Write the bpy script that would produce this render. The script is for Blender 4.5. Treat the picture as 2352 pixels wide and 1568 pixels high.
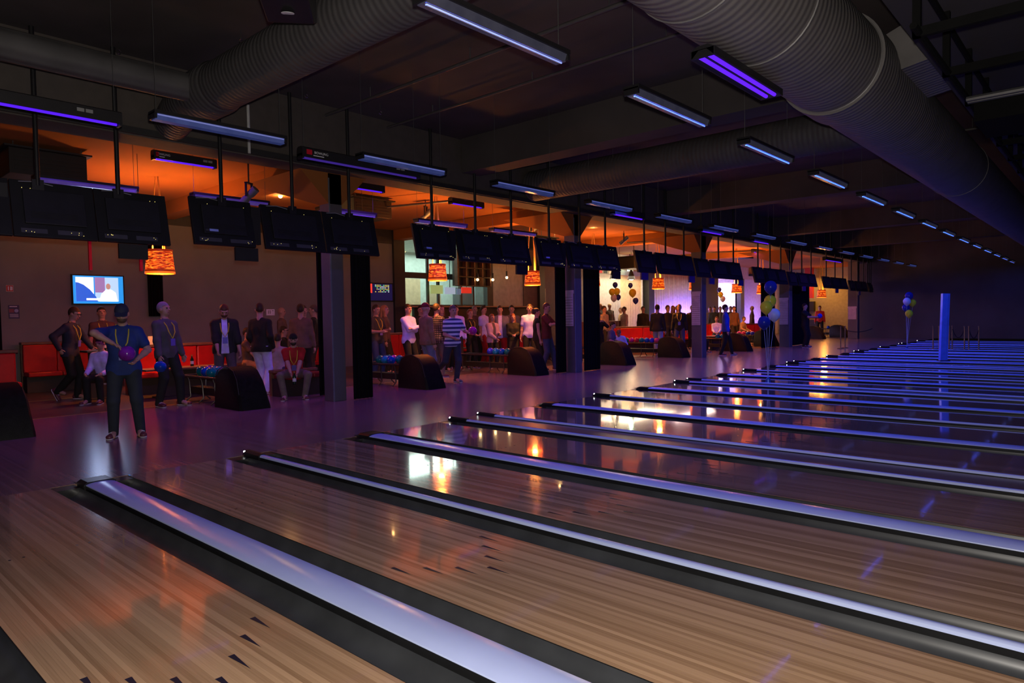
import bpy, bmesh, math, random
import numpy as np
from mathutils import Vector, Matrix
random.seed(7)
scn = bpy.context.scene
COL = scn.collection
for o in list(bpy.data.objects): bpy.data.objects.remove(o)

# ---------------------------------------------------------------- camera
F_PX, W_PX, H_PX = 1555.56, 2352.0, 1568.0
YAW, PITCH, ROLL = math.radians(131.991), math.radians(-2.077), math.radians(-.949)
CAM = Vector((7.8705, 0.0, 1.6176))
FW = Vector((math.cos(YAW)*math.cos(PITCH), math.sin(YAW)*math.cos(PITCH), math.sin(PITCH)))
_r = Vector((math.sin(YAW), -math.cos(YAW), 0)); _u = _r.cross(FW)
RT = _r*math.cos(ROLL)+_u*math.sin(ROLL); UP = -_r*math.sin(ROLL)+_u*math.cos(ROLL)
cd = bpy.data.cameras.new('camera'); cam = bpy.data.objects.new('camera', cd); COL.objects.link(cam)
cd.sensor_width = 36; cd.lens = F_PX/W_PX*36; cd.clip_end = 200; cd.clip_start = .05
cam.matrix_world = Matrix(((RT.x, UP.x, -FW.x, CAM.x), (RT.y, UP.y, -FW.y, CAM.y), (RT.z, UP.z, -FW.z, CAM.z), (0, 0, 0, 1)))
scn.camera = cam

# ---------------------------------------------------------------- world, flash, exposure
w = bpy.data.worlds.new('dim_room'); scn.world = w; w.use_nodes = True
w.node_tree.nodes['Background'].inputs[0].default_value = (.55, .45, .6, 1)
w.node_tree.nodes['Background'].inputs[1].default_value = .004
vs = scn.view_settings
vs.view_transform = 'Standard'; vs.look = 'None'; vs.gamma = 1; vs.use_curve_mapping = False; vs.exposure = 0.0
def lamp(kind, name, loc, energy, color, size=.1, size_y=None, rot=None, spread=None):
    l = bpy.data.lights.new(name, kind); l.energy = energy; l.color = color
    if kind == 'AREA':
        l.size = size
        if size_y: l.shape = 'RECTANGLE'; l.size_y = size_y
        if spread: l.spread = spread
    else: l.shadow_soft_size = size
    o = bpy.data.objects.new(name, l); COL.objects.link(o); o.location = loc
    if rot: o.rotation_euler = rot
    if kind == 'AREA': o.visible_camera = False
    return o
# the photographer's flash, just above the lens
lamp('POINT', 'camera_flash', CAM+UP*.16+FW*.05, 760, (1, .93, .84), .035)

# ---------------------------------------------------------------- helpers: places
def ray(px, py): return (FW*F_PX+RT*(px-W_PX/2)-UP*(py-H_PX/2)).normalized()
def onz(px, py, z=0.): d = ray(px, py); return CAM+d*((z-CAM.z)/d.z)
def onx(px, py, x): d = ray(px, py); return CAM+d*((x-CAM.x)/d.x)
def ony(px, py, y): d = ray(px, py); return CAM+d*((y-CAM.y)/d.y)
def atd(px, py, dep): d = ray(px, py); return CAM+d*(dep/d.dot(FW))

# ---------------------------------------------------------------- helpers: materials
_M = {}
def mat(name, col=(.5, .5, .5), rough=.5, metal=0., emit=None, es=1., var=.12, scale=6., bump=0., spec=.5, coat=0., alpha=None):
    if name in _M: return _M[name]
    m = bpy.data.materials.new(name); m.use_nodes = True; _M[name] = m
    nt = m.node_tree; b = nt.nodes['Principled BSDF']
    b.inputs['Roughness'].default_value = rough; b.inputs['Metallic'].default_value = metal
    b.inputs['Specular IOR Level'].default_value = spec; b.inputs['Coat Weight'].default_value = coat
    tc = nt.nodes.new('ShaderNodeTexCoord'); nz = nt.nodes.new('ShaderNodeTexNoise')
    nz.inputs['Scale'].default_value = scale; nz.inputs['Detail'].default_value = 4
    nt.links.new(tc.outputs['Object'], nz.inputs['Vector'])
    rp = nt.nodes.new('ShaderNodeValToRGB'); nt.links.new(nz.outputs['Fac'], rp.inputs['Fac'])
    rp.color_ramp.elements[0].position = .3; rp.color_ramp.elements[1].position = .7
    rp.color_ramp.elements[0].color = tuple(c*(1-var) for c in col)+(1,)
    rp.color_ramp.elements[1].color = tuple(min(1, c*(1+var)) for c in col)+(1,)
    nt.links.new(rp.outputs['Color'], b.inputs['Base Color'])
    if bump:
        bp = nt.nodes.new('ShaderNodeBump'); bp.inputs['Strength'].default_value = bump; bp.inputs['Distance'].default_value = .01
        n2 = nt.nodes.new('ShaderNodeTexNoise'); n2.inputs['Scale'].default_value = scale*8
        nt.links.new(tc.outputs['Object'], n2.inputs['Vector']); nt.links.new(n2.outputs['Fac'], bp.inputs['Height'])
        nt.links.new(bp.outputs['Normal'], b.inputs['Normal'])
    if emit:
        b.inputs['Emission Color'].default_value = tuple(emit)+(1,); b.inputs['Emission Strength'].default_value = es
    if alpha is not None: b.inputs['Alpha'].default_value = alpha
    return m
def nodes(m): return m.node_tree, m.node_tree.nodes['Principled BSDF']
def ramp(nt, fac, stops, interp='LINEAR'):
    rp = nt.nodes.new('ShaderNodeValToRGB'); rp.color_ramp.interpolation = interp
    while len(rp.color_ramp.elements) < len(stops): rp.color_ramp.elements.new(.5)
    for e, (p, c) in zip(rp.color_ramp.elements, stops): e.position = p; e.color = tuple(c)+(1,)
    nt.links.new(fac, rp.inputs['Fac']); return rp.outputs['Color']
def wood(name, a, b_, rough, stripe=0., spec=.5, rnd=True, coat=0.):
    """boards running along X; tone per board from the object (rnd) or from stripes across Y"""
    m = mat(name, a, rough, spec=spec, coat=coat); nt, b = nodes(m)
    b.inputs['Coat Roughness'].default_value = .045
    tc = nt.nodes.new('ShaderNodeTexCoord'); mp = nt.nodes.new('ShaderNodeMapping')
    gi = nt.nodes.new('ShaderNodeNewGeometry')
    mp.inputs['Scale'].default_value = (1.2, 55, 1); nt.links.new(gi.outputs['Position'], mp.inputs['Vector'])
    nz = nt.nodes.new('ShaderNodeTexNoise'); nz.inputs['Scale'].default_value = 2.2; nz.inputs['Detail'].default_value = 6
    nt.links.new(mp.outputs['Vector'], nz.inputs['Vector'])
    ad = nt.nodes.new('ShaderNodeMath'); ad.operation = 'MULTIPLY_ADD'; ad.inputs[1].default_value = .55
    nt.links.new(nz.outputs['Fac'], ad.inputs[0])
    if rnd:
        oi = nt.nodes.new('ShaderNodeObjectInfo'); mu = nt.nodes.new('ShaderNodeMath'); mu.operation = 'MULTIPLY'
        mu.inputs[1].default_value = .62; nt.links.new(oi.outputs['Random'], mu.inputs[0]); nt.links.new(mu.outputs[0], ad.inputs[2])
    else:
        sx = nt.nodes.new('ShaderNodeSeparateXYZ'); nt.links.new(gi.outputs['Position'], sx.inputs[0])
        dv = nt.nodes.new('ShaderNodeMath'); dv.operation = 'DIVIDE'; dv.inputs[1].default_value = stripe
        nt.links.new(sx.outputs['Y'], dv.inputs[0])
        fl = nt.nodes.new('ShaderNodeMath'); fl.operation = 'FLOOR'; nt.links.new(dv.outputs[0], fl.inputs[0])
        wn = nt.nodes.new('ShaderNodeTexWhiteNoise'); wn.noise_dimensions = '1D'; nt.links.new(fl.outputs[0], wn.inputs['W'])
        mu = nt.nodes.new('ShaderNodeMath'); mu.operation = 'MULTIPLY'; mu.inputs[1].default_value = .62
        nt.links.new(wn.outputs['Value'], mu.inputs[0]); nt.links.new(mu.outputs[0], ad.inputs[2])
    c = ramp(nt, ad.outputs[0], [(.2, b_), (.85, a)]); nt.links.new(c, b.inputs['Base Color'])
    return m

# ---------------------------------------------------------------- helpers: meshes
class G:
    """collects shapes, builds ONE mesh object"""
    def __init__(s): s.v = []; s.f = []
    def add(s, v, f): n = len(s.v); s.v += [tuple(p) for p in v]; s.f += [tuple(i+n for i in q) for q in f]; return s
    def box(s, a, b, M=None):
        (x0, y0, z0), (x1, y1, z1) = a, b
        v = [Vector(p) for p in ((x0, y0, z0), (x1, y0, z0), (x1, y1, z0), (x0, y1, z0), (x0, y0, z1), (x1, y0, z1), (x1, y1, z1), (x0, y1, z1))]
        if M is not None: v = [M @ p for p in v]
        return s.add(v, [(0, 3, 2, 1), (4, 5, 6, 7), (0, 1, 5, 4), (1, 2, 6, 5), (2, 3, 7, 6), (3, 0, 4, 7)])
    def tube(s, pts, r, n=8, cap=True, closed=False):
        pts = [Vector(p) for p in pts]; m = len(pts); rr = r if isinstance(r, (list, tuple)) else [r]*m
        v = []; f = []; ref = None
        for i, p in enumerate(pts):
            t = ((pts[(i+1) % m]-pts[i-1]) if closed else (pts[min(i+1, m-1)]-pts[max(i-1, 0)])).normalized()
            if ref is None: ref = t.orthogonal().normalized()
            ref = (ref-t*ref.dot(t)).normalized(); w2 = t.cross(ref)
            for k in range(n): a = 2*math.pi*k/n; v.append(p+(ref*math.cos(a)+w2*math.sin(a))*rr[i])
        for i in range(m if closed else m-1):
            j = (i+1) % m
            for k in range(n): f.append((i*n+k, i*n+(k+1) % n, j*n+(k+1) % n, j*n+k))
        if cap and not closed: f.append(tuple(range(n))[::-1]); f.append(tuple((m-1)*n+k for k in range(n)))
        return s.add(v, f)
    def lathe(s, prof, c=(0, 0, 0), n=24, M=None):
        v = []; f = []; m = len(prof); c = Vector(c)
        for r, z in prof:
            for k in range(n):
                a = 2*math.pi*k/n; p = Vector((r*math.cos(a), r*math.sin(a), z)); v.append((M @ p if M is not None else p)+c)
        for i in range(m-1):
            for k in range(n): f.append((i*n+k, i*n+(k+1) % n, (i+1)*n+(k+1) % n, (i+1)*n+k))
        if prof[0][0] > 1e-4: f.append(tuple(range(n))[::-1])
        if prof[-1][0] > 1e-4: f.append(tuple((m-1)*n+k for k in range(n)))
        return s.add(v, f)
    def sphere(s, c, r, n=20, sc=(1, 1, 1)):
        m = max(6, n//2); v = []; f = []; c = Vector(c)
        for i in range(m+1):
            t = math.pi*i/m
            for k in range(n):
                a = 2*math.pi*k/n; v.append(c+Vector((r*sc[0]*math.sin(t)*math.cos(a), r*sc[1]*math.sin(t)*math.sin(a), -r*sc[2]*math.cos(t))))
        for i in range(m):
            for k in range(n): f.append((i*n+k, i*n+(k+1) % n, (i+1)*n+(k+1) % n, (i+1)*n+k))
        return s.add(v, f)
    def prism(s, poly, lo, hi, axis='y', M=None):
        """poly in the two other axes, extruded along axis from lo to hi"""
        n = len(poly); v = []
        for h in (lo, hi):
            for a, b in poly:
                p = Vector({'x': (h, a, b), 'y': (a, h, b), 'z': (a, b, h)}[axis]); v.append(M @ p if M is not None else p)
        f = [tuple(range(n)), tuple(range(2*n-1, n-1, -1))]+[(i, i+n, (i+1) % n+n, (i+1) % n) for i in range(n)]
        return s.add(v, f)
    def obj(s, name, m, parent=None, loc=None, smooth=False, bevel=0., **tags):
        me = bpy.data.meshes.new(name); me.from_pydata(s.v, [], s.f); me.update()
        bm = bmesh.new(); bm.from_mesh(me); bmesh.ops.remove_doubles(bm, verts=bm.verts, dist=1e-5)
        bmesh.ops.recalc_face_normals(bm, faces=bm.faces); bm.to_mesh(me); bm.free()
        return link(name, me, m, parent, loc, smooth, bevel, **tags)
def link(name, me, m, parent=None, loc=None, smooth=False, bevel=0., **tags):
    o = bpy.data.objects.new(name, me); COL.objects.link(o)
    if m is not None and not me.materials: me.materials.append(m)
    if parent is not None: o.parent = parent
    if loc is not None: o.location = loc
    if smooth:
        for p in me.polygons: p.use_smooth = True
        if smooth != 'all':
            me.set_sharp_from_angle(angle=math.radians(40))
    if bevel:
        b = o.modifiers.new('bevel', 'BEVEL'); b.width = bevel; b.segments = 2; b.limit_method = 'ANGLE'
    tag(o, **tags); return o
def tag(o, label=None, cat=None, group=None, kind=None):
    if label: o['label'] = label
    if cat: o['category'] = cat
    if group: o['group'] = group
    if kind: o['kind'] = kind
    return o
def thing(name, loc=(0, 0, 0), rz=0., label=None, cat=None, group=None):
    o = bpy.data.objects.new(name, None); COL.objects.link(o); o.location = loc; o.rotation_euler = (0, 0, rz)
    o.empty_display_size = .2; return tag(o, label, cat, group)
def dup(root, loc=None, rz=None, parent=None, **tags):
    c = root.copy(); COL.objects.link(c); c.parent = parent
    if loc is not None: c.location = loc
    if rz is not None: c.rotation_euler = (0, 0, rz)
    for ch in root.children: dup(ch, parent=c)
    tag(c, **tags); return c
def text(name, s, size, m, parent, M, depth=.001):
    cu = bpy.data.curves.new(name, 'FONT'); cu.body = s; cu.size = size; cu.extrude = depth; cu.align_x = 'CENTER'; cu.align_y = 'CENTER'
    o = bpy.data.objects.new(name, cu); COL.objects.link(o)
    dg = bpy.context.evaluated_depsgraph_get(); me = bpy.data.meshes.new_from_object(o.evaluated_get(dg))
    bpy.data.objects.remove(o); bpy.data.curves.remove(cu)
    o = bpy.data.objects.new(name, me); COL.objects.link(o); me.materials.clear(); me.materials.append(m); o.parent = parent; o.matrix_local = M
    return o
# ================================================================ the hall: floors, walls, ceilings
X_BACK, Y_END, X_PIN, Y_NEAR = -12.0, 45.0, 19.0, -7.0
Z_HALL, Z_CON = 5.7, 4.85
m_appr = wood('approach_maple', (.25, .155, .115), (.18, .11, .08), .2, stripe=.0275, rnd=False)
m_conc = wood('concourse_dark_wood', (.10, .062, .045), (.065, .04, .03), .3, stripe=.12, rnd=False)
m_grey = mat('painted_concrete', (.20, .185, .172), .85, var=.1, scale=1.2, bump=.15)
m_dark = mat('dark_painted_concrete', (.068, .058, .054), .85, var=.25, scale=.8, bump=.2)
m_black = mat('black_paint', (.012, .011, .012), .6)
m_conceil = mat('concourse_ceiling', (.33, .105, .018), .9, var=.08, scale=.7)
m_strip = mat('dark_trim', (.03, .028, .028), .5)
G().box((-6.0, Y_NEAR, -.2), (.0, Y_END, 0)).obj('floor', m_appr, kind='structure')
G().box((X_BACK-9, Y_NEAR, -.2), (-6.0, Y_END+8, -.001)).obj('floor_concourse', m_conc, kind='structure')
G().box((0, Y_NEAR, -.3), (X_PIN, Y_END, -.12)).obj('floor_below_lanes', m_black, kind='structure')
G().box((-6.035, Y_NEAR, 0), (-5.985, 35, .004)).obj('trim_1', mat('brass_trim', (.4, .26, .1), .35, .6), kind='structure')
G().box((-9.25, Y_NEAR, 0), (-9.2, 30, .006)).obj('trim_2', _M['brass_trim'], kind='structure')
# back wall behind the seats, grey, up to the glazed kitchen
G().box((X_BACK-.2, Y_NEAR, 0), (X_BACK, 15.75, 4.35)).obj('wall_back', m_grey, kind='structure')
G().box((X_BACK-.2, Y_NEAR, 4.35), (X_BACK+.05, 15.6, Z_CON)).obj('trim_3', m_strip, kind='structure')
# far end wall and the closing walls
G().box((-4.6, Y_END, 0), (X_PIN, Y_END+.2, Z_HALL)).obj('wall_end', mat('end_wall_violet_grey', (.10, .082, .076), .85, var=.2, scale=.6), kind='structure')
G().box((X_PIN, Y_NEAR, -.2), (X_PIN+.2, Y_END, Z_HALL)).obj('wall_pins', m_dark, kind='structure')
G().box((X_BACK, Y_NEAR-.2, -.2), (X_PIN, Y_NEAR, Z_HALL)).obj('wall_near', m_dark, kind='structure')
# ceilings: high over the lanes, lower and lit orange over the concourse
G().box((-4.0, Y_NEAR, Z_HALL), (6.2, Y_END, Z_HALL+.2)).obj('ceiling', m_dark, kind='structure')
G().box((6.15, Y_NEAR, 4.55), (X_PIN, Y_END, Z_HALL+.2)).obj('ceiling_over_pins', mat('ceiling_dark_plaster', (.04, .036, .04), .9, var=.2, scale=.6), kind='structure')
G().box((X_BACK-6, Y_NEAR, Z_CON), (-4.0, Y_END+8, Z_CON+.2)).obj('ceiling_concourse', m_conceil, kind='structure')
# edge beam above the columns, bottom at 4.5
G().box((-4.05, Y_NEAR, 4.5), (-3.45, Y_END, Z_HALL)).obj('edge_beam', mat('edge_beam_paint', (.085, .07, .06), .8, var=.1), label='long dark beam along the edge of the high ceiling above the columns', cat='beam')
G().box((-3.44, Y_NEAR, 4.52), (-3.40, Y_END, 4.62)).obj('beam_rail', m_strip, label='thin black conduit rail along the lower edge of the ceiling beam', cat='rail')
# cross beams under both ceilings
for y, lab in ((10.9, 'deep dark cross beam under the high ceiling past the first column'), (20.3, 'dark cross beam under the high ceiling between the second and third columns'),
               (29.5, 'dark cross beam under the high ceiling between third and fourth columns'), (37.5, 'dark cross beam under the high ceiling near the far end wall')):
    G().box((-3.39, y, 4.93), (4.5, y+.55, Z_HALL)).obj('cross_beam', m_dark, label=lab, cat='beam', group='cross beams over the lanes')
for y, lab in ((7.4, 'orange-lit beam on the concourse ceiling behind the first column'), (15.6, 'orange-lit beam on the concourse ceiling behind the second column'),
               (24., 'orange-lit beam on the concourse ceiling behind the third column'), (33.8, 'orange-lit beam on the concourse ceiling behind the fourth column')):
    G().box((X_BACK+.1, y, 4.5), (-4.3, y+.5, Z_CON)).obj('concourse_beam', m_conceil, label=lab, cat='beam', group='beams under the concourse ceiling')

# ---------------------------------------------------------------- columns with curtains
m_col = mat('column_grey_paint', (.10, .085, .082), .6, var=.08, scale=3)
m_curt = mat('black_velvet', (.006, .005, .006), .95, spec=.1)
m_list = mat('white_paper_plate', (.55, .42, .36), .6); m_ink = mat('brown_print', (.16, .09, .07), .7)
def curtain(name, y0, y1, x, z0, z1, parent):
    n = 40; v = []; f = []
    for i in range(n+1):
        t = i/n; yy = y0+(y1-y0)*t; xx = x+.03*math.sin(t*31)+.015*math.sin(t*67+1)
        v += [(xx, yy, z0), (xx*.97+x*.03, yy, z1), (xx-.03, yy, z0), (xx*.97+x*.03-.03, yy, z1)]
    for i in range(n):
        a = i*4; b = a+4; f += [(a, b, b+1, a+1), (a+2, a+3, b+3, b+2), (a+1, b+1, b+3, a+3), (a, a+2, b+2, b)]
    f += [(0, 1, 3, 2), (4*n, 4*n+2, 4*n+3, 4*n+1)]
    return G().add(v, f).obj(name, m_curt, parent, smooth=True)
COLS = [(onx(772, 900, -3.85).y+.0, 'first column', False), (onx(1320, 850, -3.85).y, 'second column', True), (onx(1607, 815, -3.85).y, 'third column', True),
        (onx(1806, 790, -3.85).y, 'fourth column', True), (onx(1910, 775, -4.6).y if False else 43.2, 'last column by the end wall', True)]
for i, (y, nm, sign) in enumerate(COLS):
    s = (.31, .34, .4, .45, .5)[i]
    t = thing('column', (-3.87, y, 0), 0, ('grey square column with black drape behind the first ball racks', 'grey square column wearing a long brick-patterned list between two black drapes',
        'grey square column with a tall printed list and no drape', 'square column with a pale list beside the balloon bunch', 'square column with short pale list by the far end wall')[i], 'column')
    G().box((-s/2, -s/2, 0), (s/2, s/2, 4.5)).obj('shaft', m_col, t, bevel=.008)
    if i < 4:   # flared head carrying the concourse slab
        G().add([(-s/2, -s/2, 3.9), (s/2, -s/2, 3.9), (s/2, s/2, 3.9), (-s/2, s/2, 3.9), (-2.0, -.75, 4.499), (s/2, -.75, 4.499), (s/2, .75, 4.499), (-2.0, .75, 4.499)],
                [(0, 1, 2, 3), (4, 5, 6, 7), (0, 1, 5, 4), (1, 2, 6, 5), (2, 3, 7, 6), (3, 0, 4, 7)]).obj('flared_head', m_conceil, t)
    G().box((s/2, -s/2-.001, 0), (s/2+.012, -s/2+.03, 4.4)).obj('corner_strip', mat('steel_edge', (.3, .3, .3), .4, .6), t)
    if sign:
        z0, z1 = ((0, 0), (1.33, 2.35), (1.2, 2.45), (1.05, 2.3), (1.15, 1.9))[i]
        p = G().box((-s/2-.0+.02, -s/2-.025, z0), (s/2-.04, -s/2-.002, z1)).obj('list_board', m_list, t)
        G().box((-s/2+.0, -s/2-.027, z1-.1), (s/2-.02, -s/2-.002, z1+.0)).obj('list_header', m_list, p)
        n = int((z1-z0-.15)/.075)
        for k in range(n):
            zz = z0+.04+k*(z1-z0-.17)/n
            G().box((-s/2+.03, -s/2-.027, zz), (s/2-.05, -s/2-.0245, zz+.012)).obj('list_line', m_ink, p)
def curtain_thing(lab, y0, y1, x, z1=3.2, z0=.02):
    c = curtain('drape', y0, y1, x, z0, z1, None); tag(c, lab, 'curtain', 'black drapes beside the columns'); return c
y = COLS[0][0]
curtain_thing('narrow black drape behind the first grey column', y+.2, y+.52, -4.75)
curtain_thing('wide black drape hanging beside the first grey column', y+.22, y+.70, -3.55)
y = COLS[1][0]
curtain_thing('black drape on the near side of the column with the brick-patterned list', y-.72, y-.24, -3.95)
curtain_thing('black drape on the far side of the column with the brick-patterned list', y+.28, y+1.12, -3.7)
y = COLS[3][0]
curtain_thing('black drape hanging between the balloons and the list column', y-2.1, y-.4, -4.2)
curtain_thing('wide black drape beyond the fourth column by the orange shop', y+.4, y+3.4, -3.9)
c = curtain('drape', 7.15, 7.55, X_BACK+.09, 1.8, 4.36, None); tag(c, 'short black drape hung against the grey wall beside the lit screen', 'curtain', 'black drapes beside the columns')
c = curtain('drape', 2.9, 3.82, X_BACK+.3, .02, 4.3, None); tag(c, 'black drape at the wall end by the fire sign', 'curtain', 'black drapes beside the columns')
# ================================================================ lanes, gutters, dividers
m_board = wood('lane_boards', (.52, .325, .175), (.29, .165, .082), .12, rnd=True, spec=.5, coat=.8)
m_lane = wood('lane_surface', (.44, .27, .15), (.28, .16, .085), .1, stripe=.027, rnd=False, coat=1.)
m_gut = mat('gutter_grey_plastic', (.034, .036, .04), .38, var=.25, scale=3)
m_uvwhite = mat('divider_plastic_uv_tint', (.47, .54, .82), .2, var=.05, scale=2, spec=.5)  # white plastic; its black-light glow is put into the base colour
m_blackpl = mat('black_moulded_plastic', (.012, .012, .013), .3)
m_arrow = mat('arrow_inlay', (.012, .014, .03), .3)
m_lens = mat('lens_glint', (.9, .9, .9), .2, emit=(.9, 1, .95), es=9)  # emission paints the flash glint on the lens
m_walk = wood('walkway_boards', (.16, .10, .07), (.10, .065, .05), .3, stripe=.1, rnd=False)
LW, LG, XE = 1.054, .225, 18.3
def gutter(y0, y1, parent):
    n = 10; v = []; f = []
    for x in (0.06, XE):
        for i in range(n+1):
            a = math.pi*i/n; v.append((x, (y0+y1)/2-(y1-y0)/2*math.cos(a), -.005-.085*math.sin(a)))
    for i in range(n): f.append((i, i+1, n+2+i, n+1+i))
    gu = G().add(v, f).obj('gutter', m_gut, parent, smooth='all'); G().box((.002, y0, -.11), (.2, y1, -.006)).obj('gutter_plate', m_blackpl, gu); return gu
arrow_me = bpy.data.meshes.new('arrow'); arrow_me.from_pydata([(0, -.016, 0), (0, .016, 0), (.2, 0, 0)], [], [(0, 2, 1)]); arrow_me.materials.append(m_arrow)
dot_me = bpy.data.meshes.new('dot'); dot_me.from_pydata([(.012*math.cos(k*math.pi/4), .009*math.sin(k*math.pi/4), 0) for k in range(8)], [], [tuple(range(8))]); dot_me.materials.append(m_arrow)
bg = G().box((0, 0, -.02), (XE, LW/39-.0004, 0)); board_me = None
def lane(y, label, boards=False, gl=(None, None), marks=True):
    global board_me
    t = thing('bowling_lane', (0, y, 0), 0, label, 'bowling lane', 'bowling lanes')
    gn, gf = gl; gutter(-(gn or LG)+.017, -.004, t); gutter(LW+.004, LW+(gf or LG)-.017, t)
    if boards:
        for k in range(39):
            if board_me is None: o = bg.obj('board', m_board, t); board_me = o.data
            else: o = link('board', board_me, m_board, t)
            o.location = (0, k*LW/39, 0)
    else: G().box((0, 0, -.02), (XE, LW, 0)).obj('lane_surface', m_lane, t)
    G().box((.02, -.004, -.06), (XE, 0, -.001)).obj('edge_strip', m_blackpl, t); G().box((.02, LW, -.06), (XE, LW+.004, -.001)).obj('edge_strip', m_blackpl, t)
    if marks:
        for i in range(7):
            k = min(i, 6-i); o = link('arrow', arrow_me, m_arrow, t); o.location = (4.361+k*.1586, (5*(i+1)-.5)/39*LW, .0012)
        for b in (3, 5, 8, 11, 14, 26, 29, 32, 35, 37):
            o = link('dot', dot_me, m_arrow, t); o.location = (2.2, (b-.5)/39*LW, .0012)
    return t
def wide_cap(y0, y1, label):
    t = thing('lane_divider', (0, (y0+y1)/2, 0), 0, label, 'lane divider', 'wide white dividers between lanes'); h = (y1-y0)/2
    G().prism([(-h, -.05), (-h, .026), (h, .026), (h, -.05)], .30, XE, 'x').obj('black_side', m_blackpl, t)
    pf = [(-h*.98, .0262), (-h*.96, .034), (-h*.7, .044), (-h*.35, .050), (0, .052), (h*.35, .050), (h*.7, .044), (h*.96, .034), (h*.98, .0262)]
    G().prism(pf, .30, XE, 'x').obj('white_top', m_uvwhite, t, smooth=True)
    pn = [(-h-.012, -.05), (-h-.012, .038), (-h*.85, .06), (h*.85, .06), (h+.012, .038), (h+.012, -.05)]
    g = G(); n = len(pn); v = []
    for x, sc, dz in ((.02, .86, -.03), (.10, 1., 0.), (.32, 1., 0.)):
        v += [(x, a*sc, b+(dz if b > 0 else 0)) for a, b in pn]
    f = [tuple(range(n))[::-1], tuple(2*n+i for i in range(n))]
    for s in range(2): f += [(s*n+i, s*n+(i+1) % n, (s+1)*n+(i+1) % n, (s+1)*n+i) for i in range(n)]
    g.add(v, f).obj('nose', m_blackpl, t)
    G().box((-.0, -h-.016, .015), (.09, -h*.6, .022)).obj('nose_screw', m_lens if False else m_strip, t)
    return t
def narrow_cap(y0, y1, label, lens=True, group='narrow white strips between lanes'):
    t = thing('lane_divider', (0, (y0+y1)/2, 0), 0, label, 'lane divider', group); h = (y1-y0)/2
    G().prism([(-h, -.05), (-h, .02), (h, .02), (h, -.05)], .34, XE, 'x').obj('black_side', m_blackpl, t)
    G().prism([(-h*.98, .0202), (-h*.85, .038), (-h*.5, .046), (h*.5, .046), (h*.85, .038), (h*.98, .0202)], .34, XE, 'x').obj('white_top', m_uvwhite, t, smooth=True)
    v = []; pn = [(-h-.014, -.05), (-h-.014, .045), (-h*.5, .066), (h*.5, .066), (h+.014, .045), (h+.014, -.05)]; n = len(pn)
    for x, sc, dz in ((-.03, .8, -.02), (.03, 1., 0.), (.38, 1., -.006)): v += [(x, a*sc, b+(dz if b > 0 else 0)) for a, b in pn]
    f = [tuple(range(n))[::-1], tuple(2*n+i for i in range(n))]
    for s in range(2): f += [(s*n+i, s*n+(i+1) % n, (s+1)*n+(i+1) % n, (s+1)*n+i) for i in range(n)]
    no = G().add(v, f).obj('nose', m_blackpl, t)
    if lens: G().sphere((.012, -h*.7-.012, .046), .013, 10).obj('lens_glint', m_lens, no, smooth='all')
    return t
def walkway(y0, y1, label):
    G().box((.02, y0, -.03), (XE, y1, .012)).obj('lane_walkway', m_walk, label=label, cat='walkway', group='walkways between lane blocks')
NARR = 'thin white strip with black nose between glossy lanes'
narrow_cap(.52, .58, 'white strip at the edge of the nearest lane', False)
lane(.8094, 'tan board lane with black dart arrows before the broad white divider', True)
wide_cap(2.0884, 2.351, 'broad glossy white divider beside the tan lane with orange glints')
lane(2.576, 'brown board lane with arrows between the broad white divider and the thin white strip', True)
narrow_cap(3.868, 3.935, 'thin bright white strip between two brown board lanes')
lane(4.188, 'violet-brown board lane mirroring an orange lamp beside the blue-white broad divider', True)
wide_cap(5.467, 5.722, 'broad divider turned blue between the violet lane and the first walkway lane')
lane(5.95, 'dark violet lane directly in front of the first brown walkway')
A0, PER = 7.2386, 7.2413
OR = ['first', 'second', 'third', 'fourth', 'fifth']
for k in range(5):
    a = A0+k*PER; G_ = 'strips edging the walkways'
    narrow_cap(a, a+.06, f'white strip on the near edge of the {OR[k]} brown walkway between lanes', True, G_)
    walkway(a+.078, a+.607, f'brown board walkway in line with the {"first grey column" if k == 0 else OR[k]+" column"}')
    narrow_cap(a+.625, a+.683, f'white strip on the far edge of the {OR[k]} brown walkway between lanes', True, G_)
    b = a+.685+LG; L4 = [f'glossy blue-lit lane directly beyond the {OR[k]} walkway', f'glossy blue-lit lane between broad divider and thin strip past the {OR[k]} walkway', f'glossy blue-lit lane between thin strip and next broad divider past the {OR[k]} walkway', f'glossy blue-lit lane just before the {OR[min(k+1,4)]} walkway']
    if k == 4:
        lane(b, L4[0], False, marks=False); c = b+LW+LG; wide_cap(c, c+.245, f'broad blue-lit divider beyond the {OR[k]} walkway'); c += .245
        lane(c+LG, L4[1], False, marks=False); c += 2*LG+LW; narrow_cap(c, c+.05, NARR+' past the fifth walkway'); lane(c+.05+LG, 'last glossy blue-lit lane before the far end wall', marks=False); continue
    lane(b, L4[0], marks=k < 2); c = b+LW+LG
    wide_cap(c, c+.245, f'broad blue-lit divider next beyond the {OR[k]} walkway'); c += .245
    lane(c+LG, L4[1], marks=k < 2); c += 2*LG+LW; narrow_cap(c, c+.05, NARR+f' past the {OR[k]} walkway'); c += .05
    lane(c+LG, L4[2], marks=k < 2); c += 2*LG+LW
    wide_cap(c, c+.245, f'broad blue-lit divider just before the {OR[k+1]} walkway'); c += .245
    lane(c+LG, L4[3], marks=k < 2)
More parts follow.
